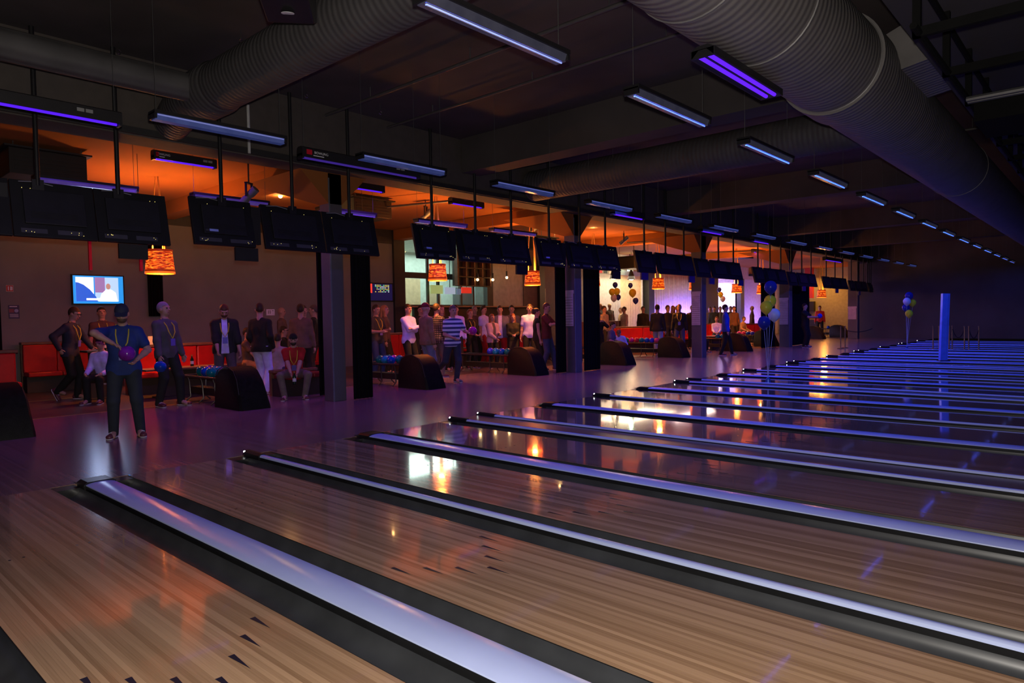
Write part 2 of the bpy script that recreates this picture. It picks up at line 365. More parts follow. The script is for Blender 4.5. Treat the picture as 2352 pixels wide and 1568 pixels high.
# ================================================================ ducts, pipes
m_duct = mat('galvanised_duct_dark', (.2, .185, .18), .55, .15, var=.12, scale=2.5)
m_duct2 = mat('dark_spiral_duct', (.085, .08, .082), .65, .1, var=.15, scale=3)
m_pipe = mat('dull_pipe', (.11, .10, .10), .5, .3)
m_wire = mat('steel_wire', (.12, .12, .12), .5, .5)
def ribs(m, dirn, n):
    nt, b = nodes(m); gi = nt.nodes.new('ShaderNodeNewGeometry'); wv = nt.nodes.new('ShaderNodeTexWave'); wv.bands_direction = dirn
    wv.inputs['Scale'].default_value = n; wv.inputs['Distortion'].default_value = .6; nt.links.new(gi.outputs['Position'], wv.inputs['Vector'])
    bp = nt.nodes.new('ShaderNodeBump'); bp.inputs['Strength'].default_value = .45; bp.inputs['Distance'].default_value = .015
    nt.links.new(wv.outputs['Fac'], bp.inputs['Height']); nt.links.new(bp.outputs['Normal'], b.inputs['Normal'])
ribs(m_duct, 'Y', 3); ribs(m_duct2, 'X', 3.4)
def ring(c, r, ax, w=.03, n=40, th=.02):
    prof = [(r, -w), (r+th, -w*.6), (r+th, w*.6), (r, w)]
    M = Matrix.Rotation(math.pi/2, 3, 'X') if ax == 'y' else Matrix.Rotation(math.pi/2, 3, 'Y')
    v = []; f = []
    for rr, z in prof:
        for k in range(n):
            a = 2*math.pi*k/n; v.append(M @ Vector((rr*math.cos(a), rr*math.sin(a), z))+Vector(c))
    for i in range(len(prof)-1):
        for k in range(n): f.append((i*n+k, i*n+(k+1) % n, (i+1)*n+(k+1) % n, (i+1)*n+k))
    return G().add(v, f)
t = thing('air_duct', (5.16, 0, 4.67), 0, 'huge grey spiral air duct running over the lanes with a square side branch', 'duct')
G().tube([(0, y, 0) for y in (-4, 6, 12, 20, 30, 44.9)], .58, 48).obj('duct_pipe', m_duct, t, smooth=True)
for y in (5.35, 6.75, 8.95, 9.6, 17.5): ring((0, y, 0), .58, 'y', .012, th=.012).obj('seam_ring', mat('bright_seam', (.2, .19, .19), .5, .4), t, smooth=True)
G().tube([(0, 8.95, 0), (0, 9.6, 0)], .62, 48).obj('collar', m_duct, t, smooth=True)
br = G().add([(.1, 9.9, .40), (.1, 11.5, .40), (.1, 11.5, -.05), (.1, 9.9, -.05), (.99, 9.9, .75), (.99, 11.5, .75), (.99, 11.5, .1), (.99, 9.9, .1)],
             [(0, 1, 2, 3), (4, 5, 6, 7), (0, 1, 5, 4), (1, 2, 6, 5), (2, 3, 7, 6), (3, 0, 4, 7)]).obj('side_branch', m_duct, t)
G().box((.90, 9.85, .08), (.985, 11.55, .78)).obj('branch_flange', _M['bright_seam'], br)
t = thing('air_duct', (0, 4.4, 4.87), 0, 'dark spiral duct crossing above the bowlers with a tee to a thinner duct', 'duct')
G().tube([(4.56, 0, 0), (2, 0, 0), (-1.4, 0, 0)], .33, 40).obj('duct_pipe', m_duct2, t, smooth=True)
G().tube([(-1.4, 0, 0), (-1.5, 0, 0), (-2.1, 0, 0), (-2.2, 0, 0)], [.33, .36, .36, .33], 40).obj('tee_collar', m_duct2, t, smooth=True)
G().tube([(-2.1, 0, 0), (-2.6, 0, 0), (-3.0, .05, -.05), (-3.36, .1, -.1)], [.33, .3, .28, .27], 32).obj('end_piece', m_duct2, t, smooth=True)
G().tube([(-1.8, -.1, 0), (-1.8, -11.3, 0)], .19, 32).obj('branch_pipe', m_duct2, t, smooth=True)
G().sphere((-1.66, -.75, .02), .045, 12).obj('duct_sensor', mat('chrome', (.7, .75, .7), .15, 1), t, smooth='all')
G().tube([(-3.38, 13.4, 4.95), (4.5, 13.4, 4.95)], .38, 32).obj('air_duct', m_duct2, smooth=True, label='round dark duct crossing behind the deep cross beam', cat='duct')
for y, z, r, lab in ((7.35, 5.5, .028, 'thin grey pipe crossing the high ceiling above the first lamps'), (8.8, 5.55, .024, 'second thin pipe crossing the high ceiling before the deep beam'), (17.2, 5.4, .03, 'thin pipe crossing the high ceiling beyond the round crossing duct')):
    t = thing('ceiling_pipe', (0, y, z), 0, lab, 'pipe'); G().tube([(-3.4, 0, 0), (6.1, 0, 0)], r, 10).obj('pipe_run', m_pipe, t, smooth=True)
    for x in (-2, .5, 3, 5.5): G().tube([(x, 0, 0), (x, 0, Z_HALL-z)], .008, 6).obj('hanger', m_wire, t)
G().tube([(5.95, -3, 5.2), (5.95, 9.6, 5.2)], .09, 16).obj('ceiling_pipe', m_pipe, smooth=True, label='dark pipe above the huge spiral duct', cat='pipe')
G().tube([(-3.39, onx(577, 300, -3.3).y, 5.35), (-3.39, onx(577, 300, -3.3).y, 4.52)], .025, 8).obj('cable_conduit', mat('white_pvc', (.6, .6, .58), .5), label='white upright conduit on the beam behind the blue lamp', cat='conduit')

# ================================================================ light fixtures
m_house = mat('fixture_black_steel', (.014, .013, .015), .45)
m_refl = mat('mirror_reflector', (.75, .78, .85), .3, 1.)
m_difblue = mat('blue_diffuser', (.10, .13, .3), .15, emit=(.04, .065, .27), es=.28, var=.3, scale=4); m_difgrey = mat('clear_diffuser', (.045, .045, .055), .1, emit=(.05, .05, .09), es=.3, var=.4, scale=5); m_difvio = mat('violet_diffuser', (.2, .15, .4), .2, emit=(.06, .03, .22), es=.5, var=.3, scale=4)
m_tubewhite = mat('glass_tube_flash_streak', (.75, .76, .85), .25, spec=.8, emit=(.4, .4, .66), es=.14)  # faint emission stands in for the flash streak along the tube
m_tubeoff = mat('blue_glass_tube', (.5, .55, .9), .12, spec=.8, emit=(.10, .14, .55), es=.45)
m_uv = mat('violet_uv_tube', (.04, .02, .12), .3, spec=.2, emit=(.10, .012, .95), es=1.)
m_uvlow = mat('violet_uv_tube_dim', (.05, .03, .14), .3, emit=(.1, .04, .6), es=.3)
m_red = mat('logo_red', (.55, .01, .03), .4); m_txt = mat('label_white', (.75, .75, .78), .5)
UVE = []
def fixture(a, b, label, group, uv=False, wide=.10, twin=False, logo=False, wires=True, cap=None, tube=None, dif=None):
    a, b = Vector(a), Vector(b); L = abs(b.y-a.y); c = (a+b)/2
    t = thing('black_light_fixture' if uv else 'tube_light_fixture', (c.x, c.y, c.z), 0, label, 'light fixture', group)
    if uv and not twin:
        wide = .075; G().prism([(-wide, -.0), (-wide, .13), (-.04, .15), (.04, .15), (wide, .13), (wide, -.0), (wide-.01, -.0), (.03, .02), (-.03, .02), (-wide+.01, -.0)], -L/2, L/2, 'y').obj('housing', m_house, t)
    elif twin: G().prism([(-wide, -.02), (-wide, .05), (-.05, .085), (.05, .085), (wide, .05), (wide, -.02), (wide-.012, -.02), (.04, .045), (-.04, .045), (-wide+.012, -.02)], -L/2, L/2, 'y').obj('housing', m_house, t)
    else: G().box((-wide, -L/2, .035), (wide, L/2, .075)).obj('housing', m_house, t)
    if not uv: G().prism([(-wide*.55, -.03), (wide*.55, -.03), (wide*.8, .0345), (-wide*.8, .0345)], -L/2+.02, L/2-.02, 'y').obj('diffuser', dif or m_difblue, t)
    tx, tz = (.02, -.034) if dif is m_difgrey else (wide*.72, .026)
    mt = tube or (m_uv if uv else m_tubeoff)
    for x in (-.045, .045) if twin else (0,): G().tube([(x if uv else tx, -L/2+.04, -.002 if uv else tz), (x if uv else tx, L/2-.04, -.002 if uv else tz)], .019 if twin else .016 if uv else .010, 10).obj('lamp_tube', mt, t, smooth=True)
    for s in (-1, 1): G().box((-wide*.9, s*L/2-(.03 if s > 0 else -.0), -.02), (wide*.9, s*L/2+(.0 if s > 0 else .03), .05)).obj('end_cap', m_house, t)
    if wires:
        zt = (cap or Z_HALL)-c.z
        for s in (-1, 1): G().tube([(0, s*L*.47, .08), (0, s*L*.47, zt)], .0035, 5).obj('hanging_wire', m_wire, t)
    if logo:
        M = Matrix.Translation((wide+.003, -L*.36, .018)) @ Matrix.Rotation(math.pi/2, 4, 'Z') @ Matrix.Rotation(math.pi/2, 4, 'X')
        G().box((wide, -L*.47, .04), (wide+.004, -L*.43, .11)).obj('logo_mark', m_red, t)
        text('logo_text', 'BOWLING', .05, m_txt, t, Matrix.Translation((0, 0, .06)) @ M)
        G().box((wide, -L*.42, .03), (wide+.003, -L*.34, .042)).obj('logo_line', m_txt, t)
        for q in range(2): G().box((wide, L*.27+q*.09, .06), (wide+.003, L*.27+.075+q*.09, .1)).obj('info_label', mat('grey_label', (.25, .25, .25), .6), t)
    return t
BLUE = (.02, .09, 1.); VIO = (.30, .06, 1.)
def under(a, b, energy, color, name):
    a, b = Vector(a), Vector(b); o = lamp('AREA', name, ((a.x+b.x)/2, (a.y+b.y)/2, (a.z+b.z)/2-.035), energy*UVK, color, .16, abs(b.y-a.y)); o.visible_glossy = False; return o
ZL = 4.02; UVK = 1.
P_E = (16, 34, 56, 62, 60, 60, 60, 60, 60, 56, 50, 40, 24, 12)
for k in range(14):
    y0 = 3.42+2.976*k; a, b = (3.92-.02*k, y0, ZL), (3.92-.02*k, y0+1.74, ZL)
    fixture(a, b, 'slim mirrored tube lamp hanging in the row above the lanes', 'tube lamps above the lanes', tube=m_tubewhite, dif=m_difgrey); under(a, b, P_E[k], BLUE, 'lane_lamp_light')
for k in range(14):
    y0 = 3.16+2.9*k; a, b = (-.58, y0, ZL), (-.58, y0+1.68, ZL)
    fixture(a, b, 'slim bluish tube lamp hanging in the row above the foul line', 'tube lamps above the foul line'); under(a, b, (6, 10, 18, 40, 60, 75, 85, 90, 90, 90, 80, 60, 40, 20)[k], (.05, .08, 1.), 'foul_line_lamp_light')
def px_fix(p0, p1, z, label, group, **k):
    a = onz(p0[0], p0[1], z); b = onz(p1[0], p1[1], z); x = (a.x+b.x)/2; a.x = b.x = x
    return a, b, fixture(a, b, label, group, **k)
gB = 'violet black lights over the approach'
a, b = Vector((-1.2, .95, ZL)), Vector((-1.2, 3.03, ZL)); fixture(a, b, 'long black light with BOWLING lettering and glowing violet tube, first of the row', gB, True, logo=True); under(a, b, 14, VIO, 'black_light')
a, b = Vector((-.95, 5.3, ZL-.05)), Vector((-.95, 7.5, ZL-.05)); fixture(a, b, 'unlit long black light with red logo beside a blue tube lamp', gB, True, logo=True, tube=m_uvlow); under(a, b, 12, VIO, 'black_light')
for p0, p1, lab in (((1408, 491), (1475, 504), 'violet black light over the approach past the second column'), ((1610, 530), (1656, 539), 'violet black light over the approach past the third column'), ((1729, 553), (1764, 560), 'violet black light over the approach before the fourth column'), ((1900, 596), (1925, 603), 'small far violet black light near the end wall')):
    a, b, _ = px_fix(p0, p1, ZL-.1, lab, gB, uv=True); under(a, b, 26, VIO, 'black_light')
gC = 'violet black lights under the concourse ceiling'
for p0, p1, lab in (((345, 366), (500, 384), 'violet black light with logo under the orange ceiling near the first lamp'), ((815, 432), (880, 442), 'violet black light under the orange ceiling behind the first column'),
                    ((1030, 467), (1112, 477), 'violet black light under the orange ceiling above the kitchen window'), ((1733, 578), (1753, 583), 'far violet black light under the orange ceiling near the fourth column')):
    a, b, _ = px_fix(p0, p1, 4.47, lab, gC, uv=True, logo=(p0[0] == 345), cap=Z_CON); under(a, b, 32, VIO, 'black_light')
gD = 'violet-tinted tube lamps behind the monitors'
for p0, p1, lab in (((75, 412), (315, 440), 'violet-tinted tube lamp behind the first monitor bank'), ((435, 452), (620, 470), 'violet-tinted tube lamp above the second monitor bank'),
                    ((955, 508), (1068, 522), 'violet-tinted tube lamp above the third monitor bank'), ((1132, 528), (1225, 541), 'violet-tinted tube lamp at the end of the third monitor bank'), ((725, 483), (865, 497), 'violet-tinted tube lamp beside the first column')):
    a, b, _ = px_fix(p0, p1, 3.98, lab, gD, uv=False, cap=Z_CON, tube=m_uvlow, dif=m_difvio); under(a, b, 15, VIO, 'tube_lamp_light')
# bright black light fixed beneath the huge duct
a, b = Vector((5.0, 5.85, 3.98)), Vector((5.0, 7.5, 3.98)); fixture(a, b, 'glowing violet twin-tube black light under the huge spiral duct', 'violet black lights over the approach', uv=True, twin=True, wide=.12, wires=False, tube=mat('violet_uv_tube_bright', (.04, .02, .12), .3, spec=.2, emit=(.13, .015, .95), es=1.1))
under(a, b, 12, VIO, 'black_light')

# ================================================================ overhead monitors
m_tv = mat('monitor_black', (.010, .010, .012), .5); m_tv2 = mat('monitor_back_cover', (.017, .017, .02), .45)
m_vent = mat('vent_grey', (.05, .05, .055), .6); m_stick = mat('blue_white_sticker', (.3, .38, .75), .5)
m_led = mat('amber_vent_light', (.8, .7, .2), .4, emit=(1, .8, .2), es=1.4); m_scr = mat('score_screen', (.02, .02, .05), .2, emit=(.16, .1, .3), es=.5)
def bank(y0, y1, zb, zt, label, near, flaps=(), x=-3.25, first=True):
    n = 3; w = (y1-y0)/n; L = zt-zb
    t = thing('monitor_bank', (x, (y0+y1)/2, (zb+zt)/2), 0, label, 'monitors', 'overhead monitor banks')
    R_ = Matrix.Rotation(math.radians(-13), 4, 'Y'); rnd = random.Random(int(y0*100))
    for k in range(n):
        ya, yb = y0+k*w-(y0+y1)/2, y0+(k+1)*w-(y0+y1)/2-(.06 if k == 0 and y0 > 2 else .012)
        if k == 0 and y0 > 2: yb -= .12
        tv = G().box((-.03, ya, -L/2), (.03, yb, L/2)).obj('monitor', m_tv, t, bevel=.006 if near else 0); tv.matrix_local = R_
        G().box((.03, ya+w*.13, -L*.28), (.075, yb-w*.13, L*.33)).obj('back_cover', m_tv2, tv, bevel=.008 if near else 0)
        G().box((-.0335, ya+.03, -L/2+.05), (-.0305, yb-.03, L/2-.03)).obj('screen', m_scr, tv)
        if near:
            for q in range(2): G().box((.031, ya+.08+q*w*.42, -L*.44), (.037, ya+.08+q*w*.42+w*.3, -L*.36)).obj('vent_grille', m_vent, tv)
            for q in range(5): G().box((.076, ya+w*.2, -L*.18+q*.02), (.079, ya+w*.75, -L*.18+q*.02+.007)).obj('vent_slot', m_black, tv)
            if k == 0: G().box((.076, ya+w*.2, -L*.24), (.078, ya+w*.32, -L*.19)).obj('sticker', m_stick, tv); G().box((.076, ya+w*.15, -L*.235), (.078, ya+w*.19, -L*.20)).obj('sticker', m_vent, tv)
            g = G()
            for q in range(9):
                yy = ya+rnd.choice((.14, .2, .7, .78))*w+rnd.uniform(-.05, .05); g.sphere((.036, yy, -L*.40+rnd.uniform(-.03, .03) if q < 7 else L*.36), .0045, 6)
            g.obj('vent_lights', m_led, tv)
            G().tube([(.05, ya+.1, L*.46), (.06, ya+.3, L*.48), (.05, ya+.5, L*.44)], .006, 6).obj('cable', mat('grey_cable', (.3, .3, .3), .5), tv)
        yc = (ya+yb)/2-(.18 if y0 < 2 else 0)
        G().tube([(-.02, yc, L*.42), (-.02, yc, Z_HALL-(zb+zt)/2)], .032, 10).obj('pole', m_house, t, smooth=True)
        G().box((-.05, yc-.07, L*.2), (.0, yc+.07, L*.52)).obj('bracket', m_house, t)
    G().box((-.09, y0-(y0+y1)/2+.1, L*.1), (-.045, y1-(y0+y1)/2-.1, L*.18)).obj('cross_bar', m_house, t)
    G().box((-.1, y0-(y0+y1)/2+w-.2, -L*.4), (-.0, y0-(y0+y1)/2+w-.03, L*.4)).obj('junction_box', m_black, t)
    for q in flaps:
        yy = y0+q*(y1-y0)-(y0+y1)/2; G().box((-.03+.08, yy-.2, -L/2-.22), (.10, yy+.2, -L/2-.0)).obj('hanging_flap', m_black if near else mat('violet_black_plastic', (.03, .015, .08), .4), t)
    return t
def yz(px, py): p = onx(px, py, -3.25); return p.y, p.z
BK = [((-205, 430), (388, 570), 'monitor bank seen from behind, nearest the long black light', (.82,)), ((437, 447), (865, 575), 'monitor bank seen from behind with amber vent lights, before the first column', (.24,)),
      ((950, 515), (1215, 607), 'black monitor bank above the kitchen window', (.9,)), ((1232, 548), (1420, 622), 'black monitor bank across the column with the brick-patterned list', (.94,)),
      ((1460, 577), (1592, 640), 'blue-black monitor bank above the pale curtain', (.1, .93)), ((1595, 600), (1702, 648), 'blue-black monitor bank across the third column', (.3, .95)),
      ((1730, 610), (1806, 655), 'dark monitor bank above the balloon bunch', (.5,)), ((1808, 618), (1874, 657), 'dark monitor bank above the orange shop', (.5,)),
      ((1890, 634), (1945, 668), 'far dark monitor bank by the last column', (.5,)), ((1950, 640), (1990, 670), 'far dark monitor bank in front of the grey end wall', (.5,)), ((1993, 643), (2022, 671), 'last and smallest monitor bank in front of the grey end wall', ())]
for i, (p, q, lab, fl) in enumerate(BK):
    y0 = yz(*p)[0]; y1 = yz(*q)[0]; zt = 3.68 if i < 6 else 3.60; zb = 2.86 if i < 6 else 2.85
    zt = (3.60, 3.66, 3.64, 3.64, 3.62, 3.58, 3.50, 3.45, 3.40, 3.32, 3.28)[i]; zb = (2.80, 2.86, 2.88, 2.90, 2.92, 2.90, 2.84, 2.82, 2.80, 2.74, 2.72)[i]
    bank(y0, min(y1, 44.6), zb, zt, lab, i < 4, fl)

# ================================================================ spotlights, speaker, projector gear, air units
def spot(px, py, dep, label, zc=Z_CON):
    p = atd(px, py, dep); t = thing('stage_spotlight', p, math.radians(30), label, 'spotlight', 'spotlights above the monitors')
    M = Matrix.Rotation(math.radians(50), 3, 'Y')
    G().lathe([(.0, -.2), (.07, -.2), (.075, -.1), (.06, 0), (.075, .05), (.075, .2), (.0, .2)], n=20, M=M).obj('lamp_body', mat('spot_grey', (.16, .16, .165), .5, .3), t, smooth=True)
    G().box((-.02, -.1, -.02), (.02, -.085, .25)).obj('yoke', m_house, t); G().box((-.02, .085, -.02), (.02, .1, .25)).obj('yoke', m_house, t)
    G().tube([(0, 0, .24), (0, 0, zc-p.z)], .014, 8).obj('drop_pole', m_house, t); G().box((-.03, -.1, .235), (.03, .1, .255)).obj('yoke_top', m_house, t)
spot(572, 450, 13., 'grey spotlight hanging above the second monitor bank')
spot(978, 495, 18.5, 'grey spotlight hanging above the third monitor bank')
spot(1222, 530, 21.5, 'grey spotlight beside the gap between monitor banks')
spot(1433, 552, 26, 'far dark spotlight before the blue-black monitor banks')
p = atd(662, -6, 6.4); t = thing('ceiling_loudspeaker', p, math.radians(-40), 'black wedge loudspeaker with round badge hanging beside the dark duct', 'loudspeaker')
G().prism([(-.3, -.1), (-.12, -.19), (.24, -.12), (.33, .0), (.33, .2), (-.3, .2)], -.22, .22, 'y').obj('cabinet', m_blackpl, t, bevel=.015)
G().prism([(-.33, -.08), (-.29, -.11), (-.29, .2), (-.33, .2)], -.2, .2, 'y').obj('grille', mat('copper_grille', (.25, .12, .05), .4, .6), t)
G().lathe([(.0, 0), (.06, 0), (.06, .004), (0, .004)], (.05, 0, -.172), 20, Matrix.Rotation(math.radians(11), 3, 'Y')).obj('badge', m_txt, t)
G().tube([(0, 0, .2), (0, 0, Z_HALL-p.z)], .02, 8).obj('bracket', m_house, t)
m_matt = mat('matt_black', (.006, .006, .006), .9, spec=.1)
# equipment frame hung from the lower ceiling at the pins end
p = onz(2300, 130, 4.2); t = thing('equipment_frame', (p.x, p.y, 4.2), 0, 'black hanging equipment frame with pale bars under the dark ceiling at the pins end', 'frame')
for x in (-.35, .5):
    for z in (-.25, .2): G().tube([(x, -2.2, z), (x, 9, z)], .03, 8).obj('rail', m_matt, t)
for k in range(9):
    y = -2+k*1.3
    G().box((-.4, y, -.28), (.55, y+.05, -.2)).obj('cross_bar', m_matt, t); G().box((-.4, y, -.28), (-.34, y+.06, .349)).obj('drop_bar', m_matt, t)
for k in range(2): G().tube([(-.32, .15+k*.09, -.33), (.9, .15+k*.09, -.33)], .03, 8).obj('pale_tube', mat('pale_tube', (.10, .10, .10), .4, .5), t)
G().box((-.3, .5, -.5), (.35, 1.5, -.3)).obj('black_box', m_matt, t)
def air_unit(px, py, dep, s, label):
    p = atd(px, py, dep); t = thing('air_unit', p, 0, label, 'air unit', 'dark air units under the concourse ceiling')
    G().box((-s*.5, -s*.8, -s*.3), (s*.5, s*.8, s*.3)).obj('casing', mat('unit_brown_black', (.012, .009, .008), .6), t, bevel=.01)
    G().box((-s*.6, -s*.9, s*.3), (s*.6, s*.9, s*.34)).obj('top_plate', m_black, t)
    for a, b in ((-1, -1), (-1, 1), (1, -1), (1, 1)): G().tube([(a*s*.45, b*s*.7, s*.34), (a*s*.45, b*s*.7, Z_CON-p.z)], .01, 6).obj('hanger', m_wire, t)
    for k in range(4): G().box((s*.5, -s*.7, -s*.2+k*s*.1), (s*.51, s*.7, -s*.16+k*s*.1)).obj('louvre', m_black, t)
air_unit(100, 385, 12.5, .75, 'dark boxy air unit under the orange ceiling by the first pole'); air_unit(838, 482, 18, .75, 'dark boxy air unit under the orange ceiling right behind the first column')
air_unit(1240, 560, 25, .7, 'dark boxy air unit between the kitchen window and the second column'); air_unit(1456, 605, 31, .85, 'brown ceiling unit above the exit sign')
air_unit(1700, 582, 37, .9, 'far dark air unit before the fourth column')
# pipes, bulbs and cables under the concourse ceiling
for p0, p1, z, lab in (((890, 475), (1100, 455), 4.6, 'dark conduit slanting across the orange ceiling toward the third bank'), ((1440, 557), (1590, 548), 4.5, 'orange-lit conduit under the ceiling above the pale curtain'), ((1620, 580), (1750, 575), 4.5, 'orange-lit conduit under the ceiling beyond the third column')):
    a, b = onz(*p0, z), onz(*p1, z); G().tube([a, b], .03, 8).obj('ceiling_pipe', m_pipe, label=lab, cat='pipe')
m_bulb = mat('warm_bulb', (1, .8, .5), .3, emit=(1, .62, .25), es=14)
for px, py, dep, lab in ((644, 450, 17.5, 'small warm bulb under the orange ceiling left of the first column'), (885, 472, 20, 'small warm tube bulb right of the first column'), (1362, 518, 25, 'small warm bulb under the orange ceiling past the second column'), (1278, 524, 25, 'small warm bulb under the orange ceiling before the second column')):
    p = atd(px, py, dep); t = thing('ceiling_bulb', p, 0, lab, 'bulb', 'small warm bulbs on the concourse ceiling')
    G().sphere((0, 0, 0), .055, 12).obj('globe', m_bulb, t, smooth='all'); G().tube([(0, 0, .05), (0, 0, max(.1, Z_CON-p.z))], .015, 6).obj('stem', m_house, t)
    lamp('POINT', 'bulb_light', p-Vector((0, 0, .1)), 18, (1, .5, .15), .05)
# ================================================================ pendant lamps
m_shade = mat('woven_shade', (.6, .12, .02), .6); nt, b = nodes(m_shade)
tc = nt.nodes.new('ShaderNodeTexCoord'); mp = nt.nodes.new('ShaderNodeMapping'); mp.inputs['Scale'].default_value = (5, 5, 28); nt.links.new(tc.outputs['Object'], mp.inputs[0])
nz = nt.nodes.new('ShaderNodeTexNoise'); nz.inputs['Scale'].default_value = 1.6; nz.inputs['Detail'].default_value = 1.5; nz.inputs['Distortion'].default_value = .8; nt.links.new(mp.outputs[0], nz.inputs['Vector'])
c = ramp(nt, nz.outputs['Fac'], [(.40, (.08, .002, .0)), (.48, (.65, .035, .002)), (.57, (1, .15, .008)), (.70, (1., .38, .03))])
nt.links.new(c, b.inputs['Emission Color']); b.inputs['Emission Strength'].default_value = 1.15
m_rim = mat('orange_rim', (.8, .2, .02), .5, emit=(1, .16, .012), es=1.0); m_rimd = mat('dark_red_rim', (.2, .02, .005), .5, emit=(.35, .02, .002), es=.6)
m_strap = mat('orange_strap', (.8, .42, .1), .6); m_hot = mat('lamp_bulb', (1, .9, .6), .3, emit=(1, .6, .18), es=10)
def pendant(px, py, wpx, label, e=370, straps=True, dia=.5, zc=Z_CON):
    if wpx > 50: dia = .6
    dep = dia*F_PX/wpx; p = atd(px, py, dep)
    t = thing('pendant_lamp', p, 0, label, 'pendant lamp', 'orange woven pendant lamps'); r = dia/2; h = dia*.42
    n = 32; v = []; f = []
    prof = [(r*.86, h), (r, -h+.05), (r-.012, -h+.05), (r*.86-.012, h)]
    for rr, z in prof:
        for k in range(n): a = 2*math.pi*k/n; v.append((rr*math.cos(a), rr*math.sin(a), z))
    for i in range(4):
        j = (i+1) % 4
        for k in range(n): f.append((i*n+k, i*n+(k+1) % n, j*n+(k+1) % n, j*n+k))
    G().add(v, f).obj('shade', m_shade, t, smooth=True)
    for z, rr, m in ((-h+.025, r*1.0, m_rim), (-h+.07, r*1.0, m_rimd), (h+.01, r*.88, m_rimd)):
        v = []; f = []
        for rr2, zz in ((rr+.006, z-.022), (rr+.006, z+.022), (rr-.02, z+.022), (rr-.02, z-.022)):
            for k in range(n): a = 2*math.pi*k/n; v.append((rr2*math.cos(a), rr2*math.sin(a), zz))
        for i in range(4):
            for k in range(n): f.append((i*n+k, i*n+(k+1) % n, ((i+1) % 4)*n+(k+1) % n, ((i+1) % 4)*n+k))
        G().add(v, f).obj('rim', m, t, smooth=True)
    G().sphere((0, 0, h*.55), .07, 14).obj('bulb', m_hot, t, smooth='all')
    if straps:
        a = RT.xy.to_3d().normalized()
        for s in (-1, .55, .8): q = a*s*r*.5; G().tube([q+Vector((0, 0, h)), q*.9+Vector((.0, 0, h+.7)), q*.2+Vector((0, 0, zc-p.z))], .014, 6).obj('strap', m_strap, t)
    lamp('POINT', 'pendant_light', p+Vector((0, 0, h*.75)), e, (1, .36, .06), .16)
    lamp('POINT', 'pendant_light', p-Vector((0, 0, h*.6)), e*(.12 if wpx > 50 else .16), (1, .34, .06), .09)
for a in ((367, 603, 62, 'brightest orange woven drum lamp hanging by the first monitor bank'), (1005, 627, 43, 'orange woven drum lamp in front of the kitchen window'), (1223, 640, 37, 'orange woven drum lamp just before the second column'),
          (1364, 645, 29, 'orange woven drum lamp half hidden by the drape past the second column'), (1512, 652, 28, 'orange woven drum lamp in front of the pale curtain'), (1595, 655, 25, 'orange woven drum lamp half hidden behind the third column'),
          (1692, 663, 23, 'orange woven drum lamp before the violet bright doorway'), (1750, 665, 23, 'orange woven drum lamp beside the balloon bunch'), (1887, 675, 20, 'far orange woven drum lamp at the shop by the last column', 110)): pendant(*a)
pendant(1258, 667, 22, 'dim small red drum lamp beside the second column drape', 90)
m_redr = mat('red_ribbon', (.7, .012, .012), .5)
for px, y0, y1, dep, lab in ((205, 540, 620, 13, 'long red ribbon hanging above the lit screen'), (322, 560, 622, 13, 'shorter red ribbon hanging near the orange lamp'), (834, 570, 640, 17, 'red ribbon hanging beside the first column drape')):
    a, b = atd(px, y0, dep), atd(px, y1, dep); R_ = thing('hanging_ribbon', (0, 0, 0), 0, lab, 'ribbon', 'red hanging ribbons'); G().box((a.x-.025, a.y-.025, b.z), (a.x+.025, a.y+.025, a.z)).obj('ribbon_band', m_redr, R_); G().tube([(a.x, a.y, a.z), (a.x, a.y, Z_CON)], .005, 5).obj('cord', m_wire, R_)

# ================================================================ ball returns and balls
m_hood = mat('hood_black_leather', (.008, .007, .007), .55, spec=.25, var=.3, scale=14, bump=.3); m_rail = mat('rack_steel', (.10, .085, .08), .4, .7)
BC = {'teal': (.0, .16, .17), 'green': (.0, .13, .09), 'blue': (.0, .06, .34), 'royal': (.015, .03, .45), 'purple': (.20, .015, .30), 'magenta': (.42, .01, .22), 'pink': (.55, .03, .12), 'red': (.4, .01, .04), 'cyan': (.0, .22, .38)}
def ball(p, colr, label, r=.108, group=None):
    m = mat('ball_'+colr, BC[colr], .12, var=.35, scale=9, coat=.6)
    t = thing('bowling_ball', p, random.uniform(0, 6), label, 'bowling ball', group)
    G().sphere((0, 0, 0), r, 28).obj('ball_shell', m, t, smooth='all')
    g = G()
    for a, b in ((.0, .018), (.022, -.012), (-.022, -.012)): g.lathe([(0, 0), (.012, 0), (.012, .004), (0, .004)], (a, b, r*.975), 10)
    g.obj('finger_holes', m_black, t); return t
